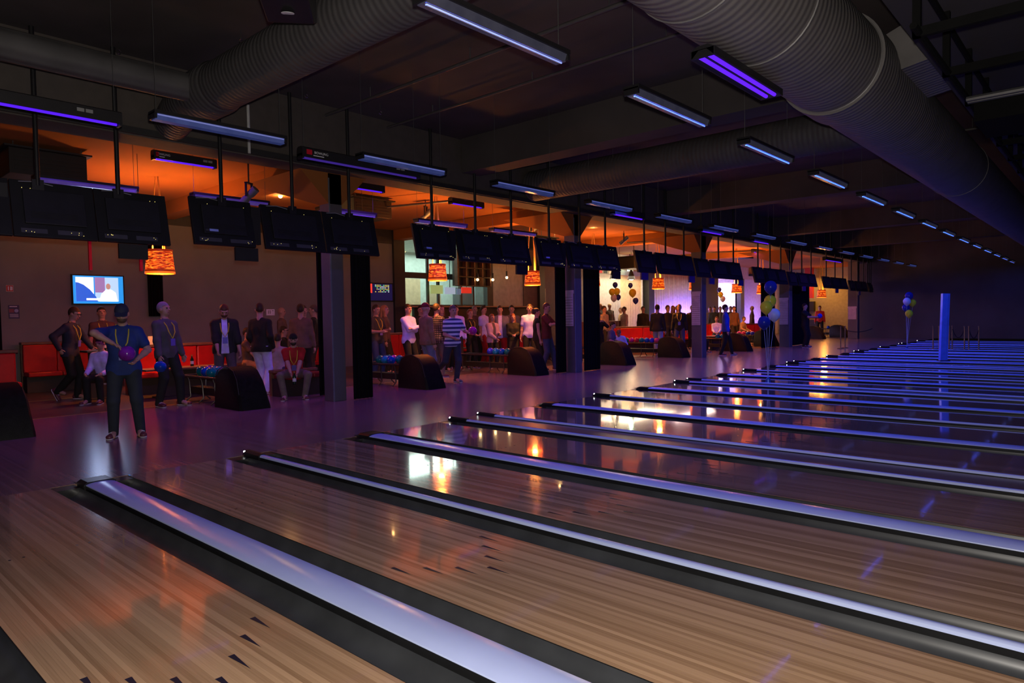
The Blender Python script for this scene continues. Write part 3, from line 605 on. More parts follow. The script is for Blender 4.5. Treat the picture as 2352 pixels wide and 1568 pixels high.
def ball_return(x, y, label, balls, s=1., rack=1.55, hoodlab=None, boff=0.):
    t = thing('ball_return', (x, y, 0), 0, label, 'ball return', 'black hooded ball returns')
    prof = [(-.52, 0), (-.54, .3), (-.52, .56), (-.44, .69), (-.26, .76), (-.02, .77), (.2, .70), (.35, .54), (.46, .28), (.55, .06), (.56, 0)]
    v = []; f = []; n = len(prof); ys = [(-.27, .92), (-.235, 1.), (-.08, 1.), (.08, 1.), (.235, 1.), (.27, .92)]
    for yy, k in ys:
        for a, b in prof: v.append(((a*k)*s, yy*(1.12-.25*b)*s, b*(k if b > .1 else 1)*s))
    for i in range(len(ys)-1):
        for k in range(n-1): f.append((i*n+k, i*n+k+1, (i+1)*n+k+1, (i+1)*n+k))
    f += [tuple(range(n)), tuple((len(ys)-1)*n+k for k in range(n))[::-1]]
    h = G().add(v, f).obj('hood', m_hood, t, smooth=True)
    pts = [(a*s*.99, -.2*s, b*s+.008) for a, b in prof[2:9]]
    G().tube([(p[0], -.262*(1.12-.25*p[2])*s, p[2]) for p in pts], .008, 6).obj('hood_seam', m_strip, h)
    for yy in (-.20, -.07, .07, .20): G().tube([(-.5*s, yy, .52), (-.5*s-rack, yy, .50)], .013, 8).obj('rail', m_rail, t, smooth=True)
    for yy in (-.25, .25): G().tube([(-.5*s, yy, .54), (-.5*s-rack, yy, .53)], .016, 8).obj('side_rail', m_rail, t, smooth=True)
    G().tube([(-.5*s-rack, -.25, .53), (-.5*s-rack, .25, .53)], .016, 8).obj('end_rail', m_rail, t, smooth=True)
    for xx in (-.75, -1.3, -.5-rack+.15):
        G().tube([(xx, -.2, .5), (xx, -.17, .42), (xx, -.15, .1), (xx, -.25, .012)], .016, 8).obj('leg', m_rail, t, smooth=True)
        G().tube([(xx, .2, .5), (xx, .17, .42), (xx, .15, .1), (xx, .25, .012)], .016, 8).obj('leg', m_rail, t, smooth=True)
    G().box((-.5*s-rack+.1, -.12, .16), (-.55, .12, .3)).obj('return_trough', m_black, t)
    for i, c in enumerate(balls):
        xx = x-.5*s-.42-(i//2)*.222-(i % 2)*.03 if len(balls) > 4 else x-.62-boff-i*.225
        yy = y+((-.13 if i % 2 else .11) if len(balls) > 4 else -.135)
        ball((xx, yy, .52+.105), c, f'{c} ball resting on {hoodlab}', group='balls on the return racks')
def hood_at(px, py, **k):  # pixel of the hood's base centre
    p = onz(px, py); return p.x, p.y
ball_return(*hood_at(5, 1000), 'black hooded ball return half cut by the frame beside the red seat', [], hoodlab='')
ball_return(*hood_at(556, 935), 'black hooded ball return and rack of teal balls beside the first column', ['purple', 'teal', 'teal', 'blue', 'teal', 'green', 'purple'], hoodlab='the rack beside the first column')
ball_return(*hood_at(968, 890), 'black hooded ball return in front of the man with white shirt and crossed arms', ['teal', 'blue', 'magenta', 'cyan', 'teal', 'green'], hoodlab='the rack past the first column drape', rack=1.5)
ball_return(*hood_at(1212, 860), 'black hooded ball return beside the woman in the pink coat', ['green', 'blue', 'cyan', 'royal'], hoodlab='the rack before the pink coat', rack=2.1)
ball_return(*hood_at(1418, 837), 'black hooded ball return past the second column drape', ['royal'], hoodlab='the rack past the second column', rack=2.6, boff=2.2)
ball_return(*hood_at(1547, 820), 'black hooded ball return with a rack of pink and blue balls before the third column', ['pink', 'royal', 'blue', 'teal', 'red', 'magenta', 'teal'][:4]+[], hoodlab='the rack before the third column', rack=2.1)
ball_return(*hood_at(1695, 806), 'black hooded ball return past the third column', ['teal', 'teal'], hoodlab='the rack past the third column')
ball_return(*hood_at(1760, 795), 'black hooded ball return behind the balloon bunch', ['royal', 'blue', 'pink', 'magenta'], hoodlab='the rack left of the balloons')
ball_return(*hood_at(1872, 778), 'dark ball return in front of the orange shop', ['blue', 'purple', 'teal'], hoodlab='the rack before the orange shop')
ball_return(*hood_at(1928, 774), 'far dark ball return beside the pair of gold posts', ['blue'], hoodlab='the last rack')
p0 = Vector((*hood_at(1547, 820), 0))
for i, c in enumerate(('red', 'magenta', 'teal')): ball((p0.x-.62-(4+i)*.225, p0.y-.135, .625), c, f'{c} ball farther back on the rack before the third column', group='balls on the return racks')

# ================================================================ benches and tables
m_redl = mat('red_leather', (.50, .012, .012), .38, var=.12, scale=5); m_mar = mat('maroon_leather', (.16, .01, .012), .4); m_wtrim = mat('bench_wood', (.17, .075, .04), .45, var=.2, scale=8); m_base = mat('bench_base_dark', (.035, .022, .02), .5)
def bench(x, y, L, rz, label, h=1.1, seat=True, mm=None, panels=3):
    t = thing('bench', (x, y, 0), rz, label, 'bench', 'red upholstered benches'); mm = mm or m_redl   # faces +X locally, runs along Y
    G().box((-.1, -L/2, 0), (.32, L/2, .38)).obj('base', m_base, t)
    for k in range(panels):
        a, b = -L/2+k*L/panels, -L/2+(k+1)*L/panels-.008
        G().box((0, a, .38), (.5, b, .49)).obj('seat_cushion', mm, t, bevel=.03); G().box((-.06, a, .46), (.07, b, h-.06)).obj('back_cushion', mm, t, bevel=.03)
    G().box((-.14, -L/2-.02, 0), (-.062, L/2+.02, h)).obj('back_panel', m_wtrim, t); G().box((-.15, -L/2-.03, h-.06), (.08, L/2+.03, h)).obj('top_rail', m_wtrim, t, bevel=.008)
    return t
def table(x, y, lab, w=.7, d=1.2, h=.72):
    t = thing('table', (x, y, 0), 0, lab, 'table', 'low tables between the benches'); m_wtrim = m_base if h > 1 else _M['bench_wood']
    G().box((-w/2, -d/2, h-.04), (w/2, d/2, h)).obj('table_top', m_wtrim, t, bevel=.006); G().box((-.06, -d*.3, 0), (.06, d*.3, h-.04)).obj('pedestal', m_base, t); G().box((-w*.35, -d*.35, 0), (w*.35, d*.35, .03)).obj('foot_plate', m_base, t); return t
bench(X_BACK+.3, 5.25, 2.1, 0, 'red bench against the grey wall below the lit screen', 1.2)
p = onz(20, 885, .45); bench(p.x-.6, p.y-.55, 1.6, 0, 'bright red bench end at the frame edge behind the cut ball return', 1.12)
p = atd(415, 868, 16.2); bench(p.x, p.y, 2.3, 0, 'red bench with bottles behind the grey hooded man', 1.12)
p = atd(706, 860, 19); bench(p.x, p.y, 1.5, 0, 'red bench with wooden rail beside the black jacketed man', 1.15)
p = atd(676, 885, 14.7); bench(p.x-.15, p.y+.1, 1.0, 0, 'low maroon bench under the seated man in red', .56, mm=m_mar)
p = atd(548, 890, 17.0); bench(p.x-.1, p.y, 1.3, 0, 'dark maroon low bench behind the rack of teal balls', .56, mm=m_mar, panels=2)
p = atd(915, 840, 21.5); bench(p.x, p.y, 1.2, 0, 'red bench end left of the man with crossed arms', 1.18, panels=2)
p = atd(1060, 825, 25); bench(p.x-.2, p.y, 3.2, 0, 'long red bench behind the pink coat', 1.1)
p = atd(1215, 815, 24.5); bench(p.x-.2, p.y, 2.2, 0, 'red bench behind the woman in the black dress', 1.05)
p = atd(1450, 802, 29.4); bench(p.x, p.y, 3.2, math.radians(-35), 'wide red bench with wood rail past the second column', 1.12, panels=3)
p = atd(1560, 798, 33); bench(p.x-.3, p.y, 2.0, math.radians(-25), 'red bench behind the men before the pale curtain', 1.15)
p = atd(1636, 790, 36); bench(p.x, p.y, 1.8, math.radians(-30), 'red bench left of the woman in white blouse', 1.1)
p = atd(1722, 782, 37); bench(p.x, p.y, 1.8, math.radians(-30), 'dark red bench behind the seated pair near balloons', 1.05)
p = atd(225, 890, 14.6); table(p.x, p.y, 'dark high table behind the blue shirted man', .5, .5, 1.05)
p = atd(430, 880, 15.0); table(p.x, p.y, 'wooden table with dark bottles before the red bench', .6, 1.9, .64); TB = p.copy()
p = atd(1022, 850, 22.4); table(p.x, p.y, 'wooden table behind the striped shirt bowler', .7, 1.6, .62)
p = atd(1643, 793, 30.5); table(p.x, p.y, 'small table in front of the woman in white blouse', .7, 1.4, .62)
m_bot = mat('dark_green_glass', (.01, .03, .012), .1); m_lab = mat('bottle_label', (.6, .58, .5), .6); m_foil = mat('gold_foil', (.55, .38, .1), .35, .7)
def bottle(p, lab):
    t = thing('bottle', p, 0, lab, 'bottle', 'bottles on the wooden table')
    G().lathe([(0, 0), (.034, 0), (.036, .02), (.036, .14), (.03, .17), (.014, .2), (.013, .25), (0, .25)], n=14).obj('glass_body', m_bot, t, smooth=True)
    G().lathe([(.0365, .05), (.0368, .055), (.0368, .11), (.0365, .115)], n=14).obj('paper_label', m_lab, t); G().lathe([(.015, .22), (.016, .225), (.016, .255), (0, .256)], n=12).obj('cap', m_foil, t)
for dy, lab in ((-.38, 'dark bottle with gold cap, left of a pair on the wooden table'), (-.26, 'dark bottle with pale label, right of a pair on the wooden table'), (.12, 'single tall dark bottle on the wooden table')):
    bottle((TB.x, TB.y+dy, .64), lab)
p = atd(240, 806, 14.5); bottle((p.x, p.y, 1.05), 'dark bottle on the high table behind the blue shirted man')
# ================================================================ stanchions, post, balloons on the lanes
m_gold = mat('brushed_brass', (.45, .30, .16), .35, .8)
def stanchion(px, py, label, h=.95, z0=.012):
    p = onz(px, py); t = thing('stanchion', (p.x, p.y, 0.0), 0, label, 'stanchion', 'slim brass stanchions')
    G().lathe([(0, z0), (.14, z0), (.14, z0+.02), (.03, z0+.04), (0, z0+.04)], n=20).obj('base', m_gold, t, smooth=True); G().tube([(0, 0, .04), (0, 0, h)], .022, 10).obj('post', m_gold, t, smooth=True); G().sphere((0, 0, h), .032, 12).obj('knob', m_gold, t, smooth='all'); return p
q0 = stanchion(1931, 801, 'slim brass stanchion standing at the foul line, left of a pair'); q1 = stanchion(1941, 799, 'slim brass stanchion standing at the foul line, right of a pair')
def rope(a, b, lab, sag=.35, h=.85):
    pts = [a.lerp(b, k/12)+Vector((0, 0, h-sag*4*(k/12)*(1-k/12))) for k in range(13)]; G().tube(pts, .016, 6).obj('barrier_rope', m_black, smooth=True, label=lab, cat='rope')
qs = [stanchion(px, py, 'slim brass stanchion among the far blue lanes') for px, py in ((2143, 802), (2157, 804), (2180, 803), (2187, 803), (2215, 805), (2225, 806), (2248, 806))]
rope(q1, onz(2003, 794), 'black barrier rope sagging from the brass pair to the floor', .12, .8); rope(qs[3], qs[4], 'black barrier rope between far brass stanchions'); rope(qs[5], qs[6], 'black barrier rope at the farthest brass stanchions')
p = onz(2166, 833); t = thing('marker_post', (p.x, p.y, .05), 0, 'tall leaning flat white post glowing blue among the far lanes', 'post')
M = Matrix.Rotation(math.radians(3.2), 4, RT)@Matrix.Rotation(math.radians(2.2), 4, FW)
m_post = mat('post_blue_light_tint', (.14, .28, .92), .25)  # white post with the blue lighting painted into its base colour
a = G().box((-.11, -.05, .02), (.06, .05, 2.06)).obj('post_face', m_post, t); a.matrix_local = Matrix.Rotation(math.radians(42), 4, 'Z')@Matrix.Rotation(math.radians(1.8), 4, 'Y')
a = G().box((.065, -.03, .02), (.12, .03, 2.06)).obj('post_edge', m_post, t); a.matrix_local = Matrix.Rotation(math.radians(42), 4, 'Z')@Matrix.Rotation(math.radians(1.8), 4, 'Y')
G().box((-.14, -.09, -.02), (.16, .09, .03)).obj('foot', m_pipe, t).rotation_euler[2] = math.radians(42)
m_by = mat('yellow_latex', (.85, .68, .02), .3, var=.06); m_bb = mat('blue_latex', (.02, .03, .22), .22, var=.06); m_bw = mat('white_latex', (.66, .62, .64), .3, var=.05); m_str = mat('balloon_string', (.6, .6, .6), .5)
def balloon(p, r, m, lab, anchor=None, grp='balloons in bunches'):
    t = thing('balloon', p, 0, lab, 'balloon', grp)
    G().lathe([(0, 1.05*r), (.35*r, 1.0*r), (.7*r, .78*r), (.93*r, .42*r), (1.0*r, .02*r), (.92*r, -.42*r), (.68*r, -.82*r), (.36*r, -1.12*r), (.1*r, -1.3*r), (.06*r, -1.34*r), (.12*r, -1.42*r), (0, -1.4*r)], n=24).obj('envelope', m, t, smooth='all')
    if anchor is not None:
        a = Vector(anchor)-Vector(p); G().tube([(0, 0, -1.38*r), (a*.5).to_tuple(), a], .004, 5).obj('string', m_str, t)
def bunch(pa, dz, items, where, scale=1.):
    A = onz(*pa); A.z = .09; dep = (A-CAM).dot(FW)
    G().lathe([(0, 0), (.06, 0), (.05, .08), (.02, .12), (0, .12)], (A.x, A.y, .015 if A.x > 0 else 0), 14).obj('balloon_weight', mat('blue_foil_weight', (.1, .2, .6), .3, .5), label=f'small blue weight holding the {where}', cat='weight')
    for k, (px, py, c, rp, off) in enumerate(items):
        p = atd(px, py, dep+off); balloon(p, rp*dep/F_PX, {'y': m_by, 'b': m_bb, 'w': m_bw}[c], f"{ {'y': 'yellow', 'b': 'dark blue', 'w': 'white'}[c] } balloon {items_lab[where][k]} the {where}", A)
items_lab = {'near bunch tied over the lanes': ['at the top of', 'at the back right of', 'in front of', 'lowest on the right of', 'lowest on the left of'], 'far bunch before the end wall': ['at the top of', 'on the left of', 'on the right of', 'half hidden in', 'at the bottom of']}
bunch((1764, 880), 0, [(1770, 659, 'b', 14, .1), (1769, 691, 'y', 13.5, .22), (1760, 705, 'y', 13.5, -.1), (1778, 722, 'w', 13.5, .1), (1755, 740, 'b', 14, .0)], 'near bunch tied over the lanes')
bunch((2083, 802), 0, [(2088, 679, 'b', 8.5, .1), (2083, 692, 'w', 8, 0), (2096, 695, 'y', 7.5, .1), (2081, 706, 'b', 8, .2), (2088, 720, 'y', 8, 0)], 'far bunch before the end wall')
# ================================================================ things on the grey back wall
def wy(px, py=660, x=X_BACK): return onx(px, py, x).y
def wz(px, py, x=X_BACK): return onx(px, py, x).z
def E_(name, c, s): return mat(name, tuple(min(1, k) for k in c), .4, emit=c, es=s, var=.02)
y0, y1, z1, z0 = wy(166), wy(281), wz(222, 634), wz(222, 697)
t = thing('wall_television', (X_BACK, (y0+y1)/2, (z0+z1)/2), 0, 'lit television showing a man in a white shirt on the grey wall', 'television'); w2, h2 = (y1-y0)/2, (z1-z0)/2
G().box((.0, -w2-.03, -h2-.03), (.06, w2+.03, h2+.03)).obj('casing', m_tv, t)
s = G().box((.061, -w2, -h2), (.063, w2, h2)).obj('screen', E_('screen_cyan', (.02, .28, .75), 1.1), t)
def flat(pts, m, x, name='picture_area'): return G().prism(pts, x, x+.0015, 'x').obj(name, m, s)
flat([(-w2*.9, -h2*.85), (-w2*.2, -h2*.85), (-w2*.2, h2*.9), (-w2*.9, h2*.9)], E_('screen_white', (.75, .82, 1), 1.3), .0635)
flat([(-w2*.9, -h2*.85), (-w2*.05, -h2*.85), (-w2*.12, -h2*.5), (-w2*.35, -.0), (-w2*.6, h2*.35), (-w2*.8, h2*.5), (-w2*.9, h2*.52)], E_('screen_blue', (.03, .12, .65), 1.), .0655)
flat([(-w2*.15, -h2*.85), (w2*.8, -h2*.85), (w2*.8, h2*.9), (-w2*.15, h2*.9)], E_('screen_pale', (.42, .62, .9), 1.1), .0635)
flat([(-w2*.15, -h2*.2), (w2*.25, -h2*.2), (w2*.25, h2*.9), (-w2*.15, h2*.9)], E_('screen_mauve', (.35, .2, .45), .9), .0655)
flat([(w2*.0, -h2*.85), (w2*.75, -h2*.85), (w2*.68, -h2*.2), (w2*.5, h2*.02), (w2*.28, h2*.02), (w2*.1, -h2*.3)], E_('screen_shirt', (.9, .92, 1), 1.4), .0675)
G().sphere((.07, w2*.38, h2*.25), .07, 16, (.12, .8, 1.15)).obj('picture_head', E_('screen_face', (.55, .28, .22), .9), s, smooth='all')
flat([(-w2*.5, -h2*.76), (w2*.55, -h2*.76), (w2*.55, -h2*.62), (-w2*.5, -h2*.62)], E_('screen_caption', (.95, .97, 1), 1.5), .0695, 'caption_bar')
lamp('AREA', 'television_light', (X_BACK+.12, (y0+y1)/2, (z0+z1)/2), 9, (.5, .65, 1), 1.1, .62, (0, math.radians(-90), 0))
def sign(px, py, wpx, hpx, label, name, m, x=X_BACK):
    yc, zc = wy(px, py, x), wz(px, py, x); w_ = abs(wy(px+wpx/2, py, x)-wy(px-wpx/2, py, x)); h_ = abs(wz(px, py-hpx/2, x)-wz(px, py+hpx/2, x))
    t = thing(name, (x, yc, zc), 0, label, 'sign' if name != 'poster' else 'poster'); G().box((0, -w_/2, -h_/2), (.012, w_/2, h_/2)).obj('panel', m, t); return t, w_, h_
t, a, b_ = sign(22, 662, 17, 15, 'small red fire equipment sign with white symbols on the grey wall', 'fire_sign', mat('sign_cream', (.6, .5, .4), .5))
G().box((.012, -a*.46, -b_*.44), (.014, a*.46, b_*.44)).obj('red_field', mat('sign_red', (.5, .02, .02), .5), t)
for q in (-.25, .05): G().box((.014, q*a, -b_*.3), (.015, q*a+a*.12, b_*.3)).obj('symbol', m_txt, t)
for q in range(4): G().sphere((.015, a*.28, -b_*.2+q*b_*.13), b_*.1, 8, (.08, 1, 1)).obj('flame_symbol', m_txt, t)
t, a, b_ = sign(32, 716, 25, 31, 'dark violet poster with pale picture below the fire sign', 'poster', mat('poster_violet', (.055, .035, .11), .5))
G().box((.012, -a*.46, -b_*.05), (.0135, 0, b_*.22)).obj('picture_area', mat('poster_red', (.25, .05, .08), .5), t); G().sphere((.013, a*.22, b_*.08), a*.2, 14, (.03, 1, 1)).obj('round_mark', mat('poster_blue', (.3, .32, .55), .5), t)
for q in range(3): G().box((.012, -a*.4, -b_*(.2+.09*q)), (.0135, a*.4, -b_*(.17+.09*q))).obj('text_line', m_txt, t)
G().box((.012, -a*.4, b_*.36), (.0135, a*.3, b_*.42)).obj('text_line', m_txt, t)
t, a, b_ = sign(621, 717, 19, 14, 'white toilet sign with two black figures on the grey wall', 'toilet_sign', mat('sign_white', (.8, .78, .9), .4))
for q in (-.25, -.05): G().box((.012, a*q-a*.035, -b_*.25), (.0135, a*q+a*.035, b_*.15)).obj('figure', m_black, t); G().sphere((.013, a*q, b_*.24), b_*.075, 8, (.1, 1, 1)).obj('figure_head', m_black, t)
G().box((.012, a*.2, b_*.2), (.0135, a*.36, b_*.3)).obj('arrow', m_black, t)
y0, y1, z1, z0 = wy(848), wy(898), wz(870, 652), wz(870, 690)
t = thing('score_television', (X_BACK+.012, (y0+y1)/2, (z0+z1)/2), 0, 'small television with green and yellow score grid right of the first column drape', 'television'); w2, h2 = (y1-y0)/2, (z1-z0)/2
G().box((0, -w2-.04, -h2-.04), (.06, w2+.25, h2+.04)).obj('casing', m_tv, t); s = G().box((.061, -w2, -h2), (.063, w2, h2)).obj('screen', E_('score_blue', (.01, .01, .08), .5), t)
G().box((.063, -w2, -h2*.1), (.065, -w2*.85, h2)).obj('red_bar', E_('score_red', (.9, .05, .03), 1.), s)
for r_ in range(6):
    for c_ in range(9):
        if random.random() < .75: G().box((.064, -w2*.6+c_*w2*.15, h2*.8-r_*h2*.16), (.066, -w2*.6+c_*w2*.15+w2*.1, h2*.8-r_*h2*.16+h2*.09)).obj('score_cell', E_(*random.choice((('score_green', (.1, .7, .3), .9), ('score_yellow', (.7, .6, .1), .9), ('score_white', (.6, .7, .7), .9)))), s)

# ================================================================ glazed kitchen behind the bar
yK0, yK1 = wy(926), wy(1205); XK = X_BACK-4
m_kit = mat('kitchen_pale_wall', (.5, .58, .54), .7); m_tan = mat('kitchen_tan_wall', (.55, .42, .26), .7); m_frame = mat('dark_window_frame', (.03, .03, .032), .45); m_glass = mat('window_glass', (.8, .9, .9), .02, alpha=.08)
m_bar = mat('bar_front_dark', (.03, .022, .02), .45)
G().box((XK-.2, yK0-.3, 0), (XK, yK1+1, 4.85)).obj('wall_kitchen_back', m_kit, kind='structure')
G().box((XK, yK0-.3, 0), (X_BACK-.2, yK0-.15, 4.85)).obj('wall_kitchen_side', m_kit, kind='structure')
G().box((XK, yK1+.6, 0), (X_BACK-.2, yK1+.75, 4.85)).obj('wall_kitchen_far', mat('kitchen_grey_wall', (.42, .44, .42), .7), kind='structure')
G().box((XK, yK0-.15, 4.6), (X_BACK-.2, yK1+.6, 4.7)).obj('ceiling_kitchen', m_kit, kind='structure')
lamp('AREA', 'kitchen_light', (X_BACK-2., (yK0+yK1)/2-.6, 4.5), 300, (.75, 1, .88), 3.4, 6)
for px, nm in ((915, 0.5), (1122, .35)): G().box((X_BACK-.15, wy(px)-nm/2, 0), (X_BACK+.1, wy(px)+nm/2, 4.85)).obj('window_pillar', m_frame, label='dark pillar at the left of the kitchen window' if px < 1000 else 'dark pillar between the kitchen window and the pale wall', cat='pillar')
t = thing('window_1', (X_BACK-.1, 0, 0)); t['kind'] = 'structure'
zb, zt = wz(1000, 703), 4.85; ya, yb = wy(926), wy(1118)
for px in (926, 986, 1010, 1062, 1090, 1117): G().box((-.04, wy(px)-.05, zb), (.04, wy(px)+.05, zt)).obj('mullion', m_frame, t)
for z, k in ((zb, .12), (wz(960, 632), .22), (wz(960, 705), .1)): G().box((-.05, ya, z-k/2), (.05, yb, z+k/2)).obj('transom', m_frame, t)
for i, (pa, pb) in enumerate(((926, 986), (986, 1010), (1010, 1062), (1062, 1090), (1090, 1117))): G().box((-.006, wy(pa)+.05, zb+.06), (.006, wy(pb)-.05, zt)).obj('pane', m_glass, t)
G().box((X_BACK+.11, yK0+.3, 0), (X_BACK+.25, yK1, zb-.05)).obj('bar_counter', m_bar, label='dark bar front below the kitchen window', cat='bar')
G().box((X_BACK-.2, yK0, zb-.05), (X_BACK+.5, yK1, zb)).obj('bar_ledge', mat('bar_ledge_wood', (.4, .27, .14), .4), label='pale wooden ledge running under the kitchen window', cat='shelf')
# pale wall to the right, with small pendants
G().box((X_BACK-.15, wy(1132), zb), (X_BACK-.05, wy(1203), 4.85)).obj('wall_back_pale', mat('pale_grey_wall', (.42, .42, .37), .7), kind='structure')
for px, py, lab in ((1132, 645, 'tiny black bar pendant at the kitchen window edge'), (1164, 640, 'tiny black bar pendant before the pale wall'), (1097, 645, 'tiny warm bar pendant within the kitchen window')):
    p = onx(px, py, X_BACK+.6); t = thing('bar_pendant', p, 0, lab, 'pendant lamp', 'tiny bar pendants'); G().tube([(0, 0, .1), (0, 0, .32)], .035, 10).obj('holder', m_house, t); G().sphere((0, 0, .05), .055, 12).obj('bulb', m_bulb, t, smooth='all'); G().tube([(0, 0, .3), (0, 0, Z_CON-p.z)], .006, 5).obj('cord', m_house, t)
def panel(px0, px1, py0, py1, x, m, name, lab, cat, th=.04, group=None):
    a, b = onx(px0, py1, x), onx(px1, py0, x); a.z = 0 if 'menu' not in name else a.z
    if 'menu' in name:
        t = thing(name, (x, (a.y+b.y)/2, a.z), 0, lab, cat, group); G().box((-th, a.y-b.y, 0), (0, b.y-a.y, b.z-a.z)).obj('screen', m, t).scale = (1, .5, 1); G().tube([(-.02, 0, b.z-a.z), (-.02, 0, Z_CON-a.z)], .015, 6).obj('drop_rod', m_house, t); return t
    return G().box((x-th, a.y, a.z), (x, b.y, b.z)).obj(name, m, label=lab, cat=cat, group=group)
panel(986, 1012, 655, 702, X_BACK-2.5, m_tan, 'kitchen_partition', 'tan partition inside the kitchen', 'partition'); panel(930, 965, 640, 705, X_BACK-3.2, m_tan, 'kitchen_partition', 'tan wall piece at the left of the kitchen', 'partition')
panel(1092, 1117, 642, 703, X_BACK-1.2, mat('steel_blue_door', (.22, .30, .31), .5), 'kitchen_door', 'steel blue door inside the kitchen', 'door'); panel(1062, 1085, 660, 703, X_BACK-1.5, mat('dark_teal_fridge', (.03, .06, .07), .4), 'kitchen_fridge', 'dark refrigerator inside the kitchen', 'refrigerator', .6)
panel(990, 1017, 655, 674, X_BACK+.2, E_('menu_green', (.42, .6, .2), .5), 'menu_screen', 'yellow green menu screen before the kitchen', 'screen', .04, 'menu screens over the bar')
panel(1022, 1046, 660, 675, X_BACK+.2, E_('menu_blue', (.45, .62, .8), .5), 'menu_screen', 'pale blue menu screen before the kitchen', 'screen', .04, 'menu screens over the bar')
panel(1050, 1059, 663, 676, X_BACK+.2, E_('menu_dark', (.1, .16, .25), .6), 'menu_screen', 'dark menu screen before the kitchen', 'screen', .04, 'menu screens over the bar')
panel(1061, 1083, 660, 673, X_BACK+.2, E_('menu_red', (.9, .03, .02), .5), 'menu_screen', 'bright red menu screen before the kitchen', 'screen', .04, 'menu screens over the bar')
t = thing('bottle_cabinet', (X_BACK+.35, wy(1070), 0), 0, 'dark hanging lattice cabinet in front of the kitchen window', 'cabinet'); za, zc = wz(1070, 658), 4.3; W_ = wy(1105)-wy(1030)
G().box((-.15, -W_/2, za), (.0, W_/2, zc)).obj('back_board', mat('cabinet_black_brown', (.03, .018, .012), .5), t)
for q in range(5): G().box((0, -W_/2+q*W_/4-.03, za), (.18, -W_/2+q*W_/4+.03, zc)).obj('upright', m_wtrim, t)
for q in range(5): G().box((0, -W_/2, za+q*(zc-za)/4-.02), (.18, W_/2, za+q*(zc-za)/4+.02)).obj('shelf', m_bar, t)
# ================================================================ wall pieces beyond the kitchen
G().box((X_BACK-.2, wy(1203), 0), (X_BACK, wy(1352), 4.85)).obj('wall_back_brown', mat('brown_grey_wall', (.13, .09, .085), .8), kind='structure')
G().box((X_BACK-.05, wy(1234), 0), (X_BACK+.15, wy(1246), 4.85)).obj('window_pillar', m_frame, label='dark pillar on the brown wall before the second column', cat='pillar')
G().box((X_BACK-.05, wy(1246)+.1, 2.2), (X_BACK+.05, wy(1252), 2.9)).obj('notice_board', mat('notice_tan', (.3, .24, .14), .6), label='small tan notice beside the dim red lamp', cat='notice')
m_pale = mat('pale_grey_wall2', (.45, .44, .42), .7); m_ochre = mat('ochre_wall', (.62, .45, .24), .7)
ys = [wy(k) for k in (1352, 1425, 1472, 1480, 1492, 1602, 1640, 1692, 1700, 1760)]
G().box((X_BACK-.2, ys[0], 0), (X_BACK, ys[1], 3.75)).obj('wall_back_grey', m_pale, kind='structure')
G().box((X_BACK-.2, ys[1], 0), (X_BACK, ys[2], 3.75)).obj('wall_back_ochre', m_ochre, kind='structure')
G().box((X_BACK-.2, ys[0], 3.75), (X_BACK+.1, ys[3], 4.0)).obj('trim_4', mat('grey_cornice', (.3, .3, .3), .6), kind='structure')
G().box((X_BACK-.2, ys[0], 4.0), (X_BACK, ys[9]+6, 4.85)).obj('wall_back_upper', mat('pink_plaster', (.5, .38, .3), .8), kind='structure')
for k in range(5): G().box((X_BACK, ys[0]+.3+k*.45, 3.78), (X_BACK+.12, ys[0]+.6+k*.45, 3.98)).obj('price_plate', (m_red if k in (1, 4) else m_lab if k in (0, 3) else m_vent), label=('pale', 'red', 'grey', 'second pale', 'second red')[k]+' plate on the cornice above the chefs', cat='plate')
G().box((X_BACK-.1, ys[2], 0), (X_BACK+.05, ys[2]+.12, 3.75)).obj('door_frame', mat('white_frame', (.7, .7, .68), .5), label='white upright frame beside the ochre wall', cat='frame')
G().box((X_BACK-.1, ys[3], 0), (X_BACK+.3, ys[4], 4.0)).obj('window_pillar', m_frame, label='dark pillar left of the pale curtain', cat='pillar')
lamp('AREA', 'counter_light', (X_BACK+1.2, (ys[0]+ys[2])/2, 3.6), 150, (1, .8, .55), 2., 5)
# pale pleated curtain lit violet
m_cur = mat('pale_pleated_curtain', (.62, .56, .62), .7); n = 150; v = []; f = []
for i in range(n+1):
    tt = i/n; yy = ys[4]+(ys[5]-ys[4])*tt; xx = X_BACK+.12+.06*math.sin(tt*135)+.02*math.sin(tt*61)
    v += [(xx, yy, .3), (xx, yy, 4.0), (xx-.03, yy, .3), (xx-.03, yy, 4.0)]
for i in range(n): a = i*4; b = a+4; f += [(a, b, b+1, a+1), (a+2, a+3, b+3, b+2), (a+1, b+1, b+3, a+3), (a, a+2, b+2, b)]
G().add(v, f).obj('pleated_curtain', m_cur, smooth='all', label='wide pale pleated curtain lit violet behind the seated men', cat='curtain')
lamp('AREA', 'curtain_uplight', (X_BACK+1.3, (ys[4]+ys[5])/2, .5), 420, (.32, .2, 1), .6, 5, (0, math.radians(145), 0))
lamp('AREA', 'curtain_downlight', (X_BACK+1.2, (ys[4]+ys[5])/2, 4.3), 40, (1, .72, .62), .5, 5, (0, math.radians(-25), 0))
G().box((X_BACK-.1, ys[5], 0), (X_BACK+.3, ys[6], 4.0)).obj('window_pillar', m_frame, label='dark wide pillar right of the pale curtain', cat='pillar')
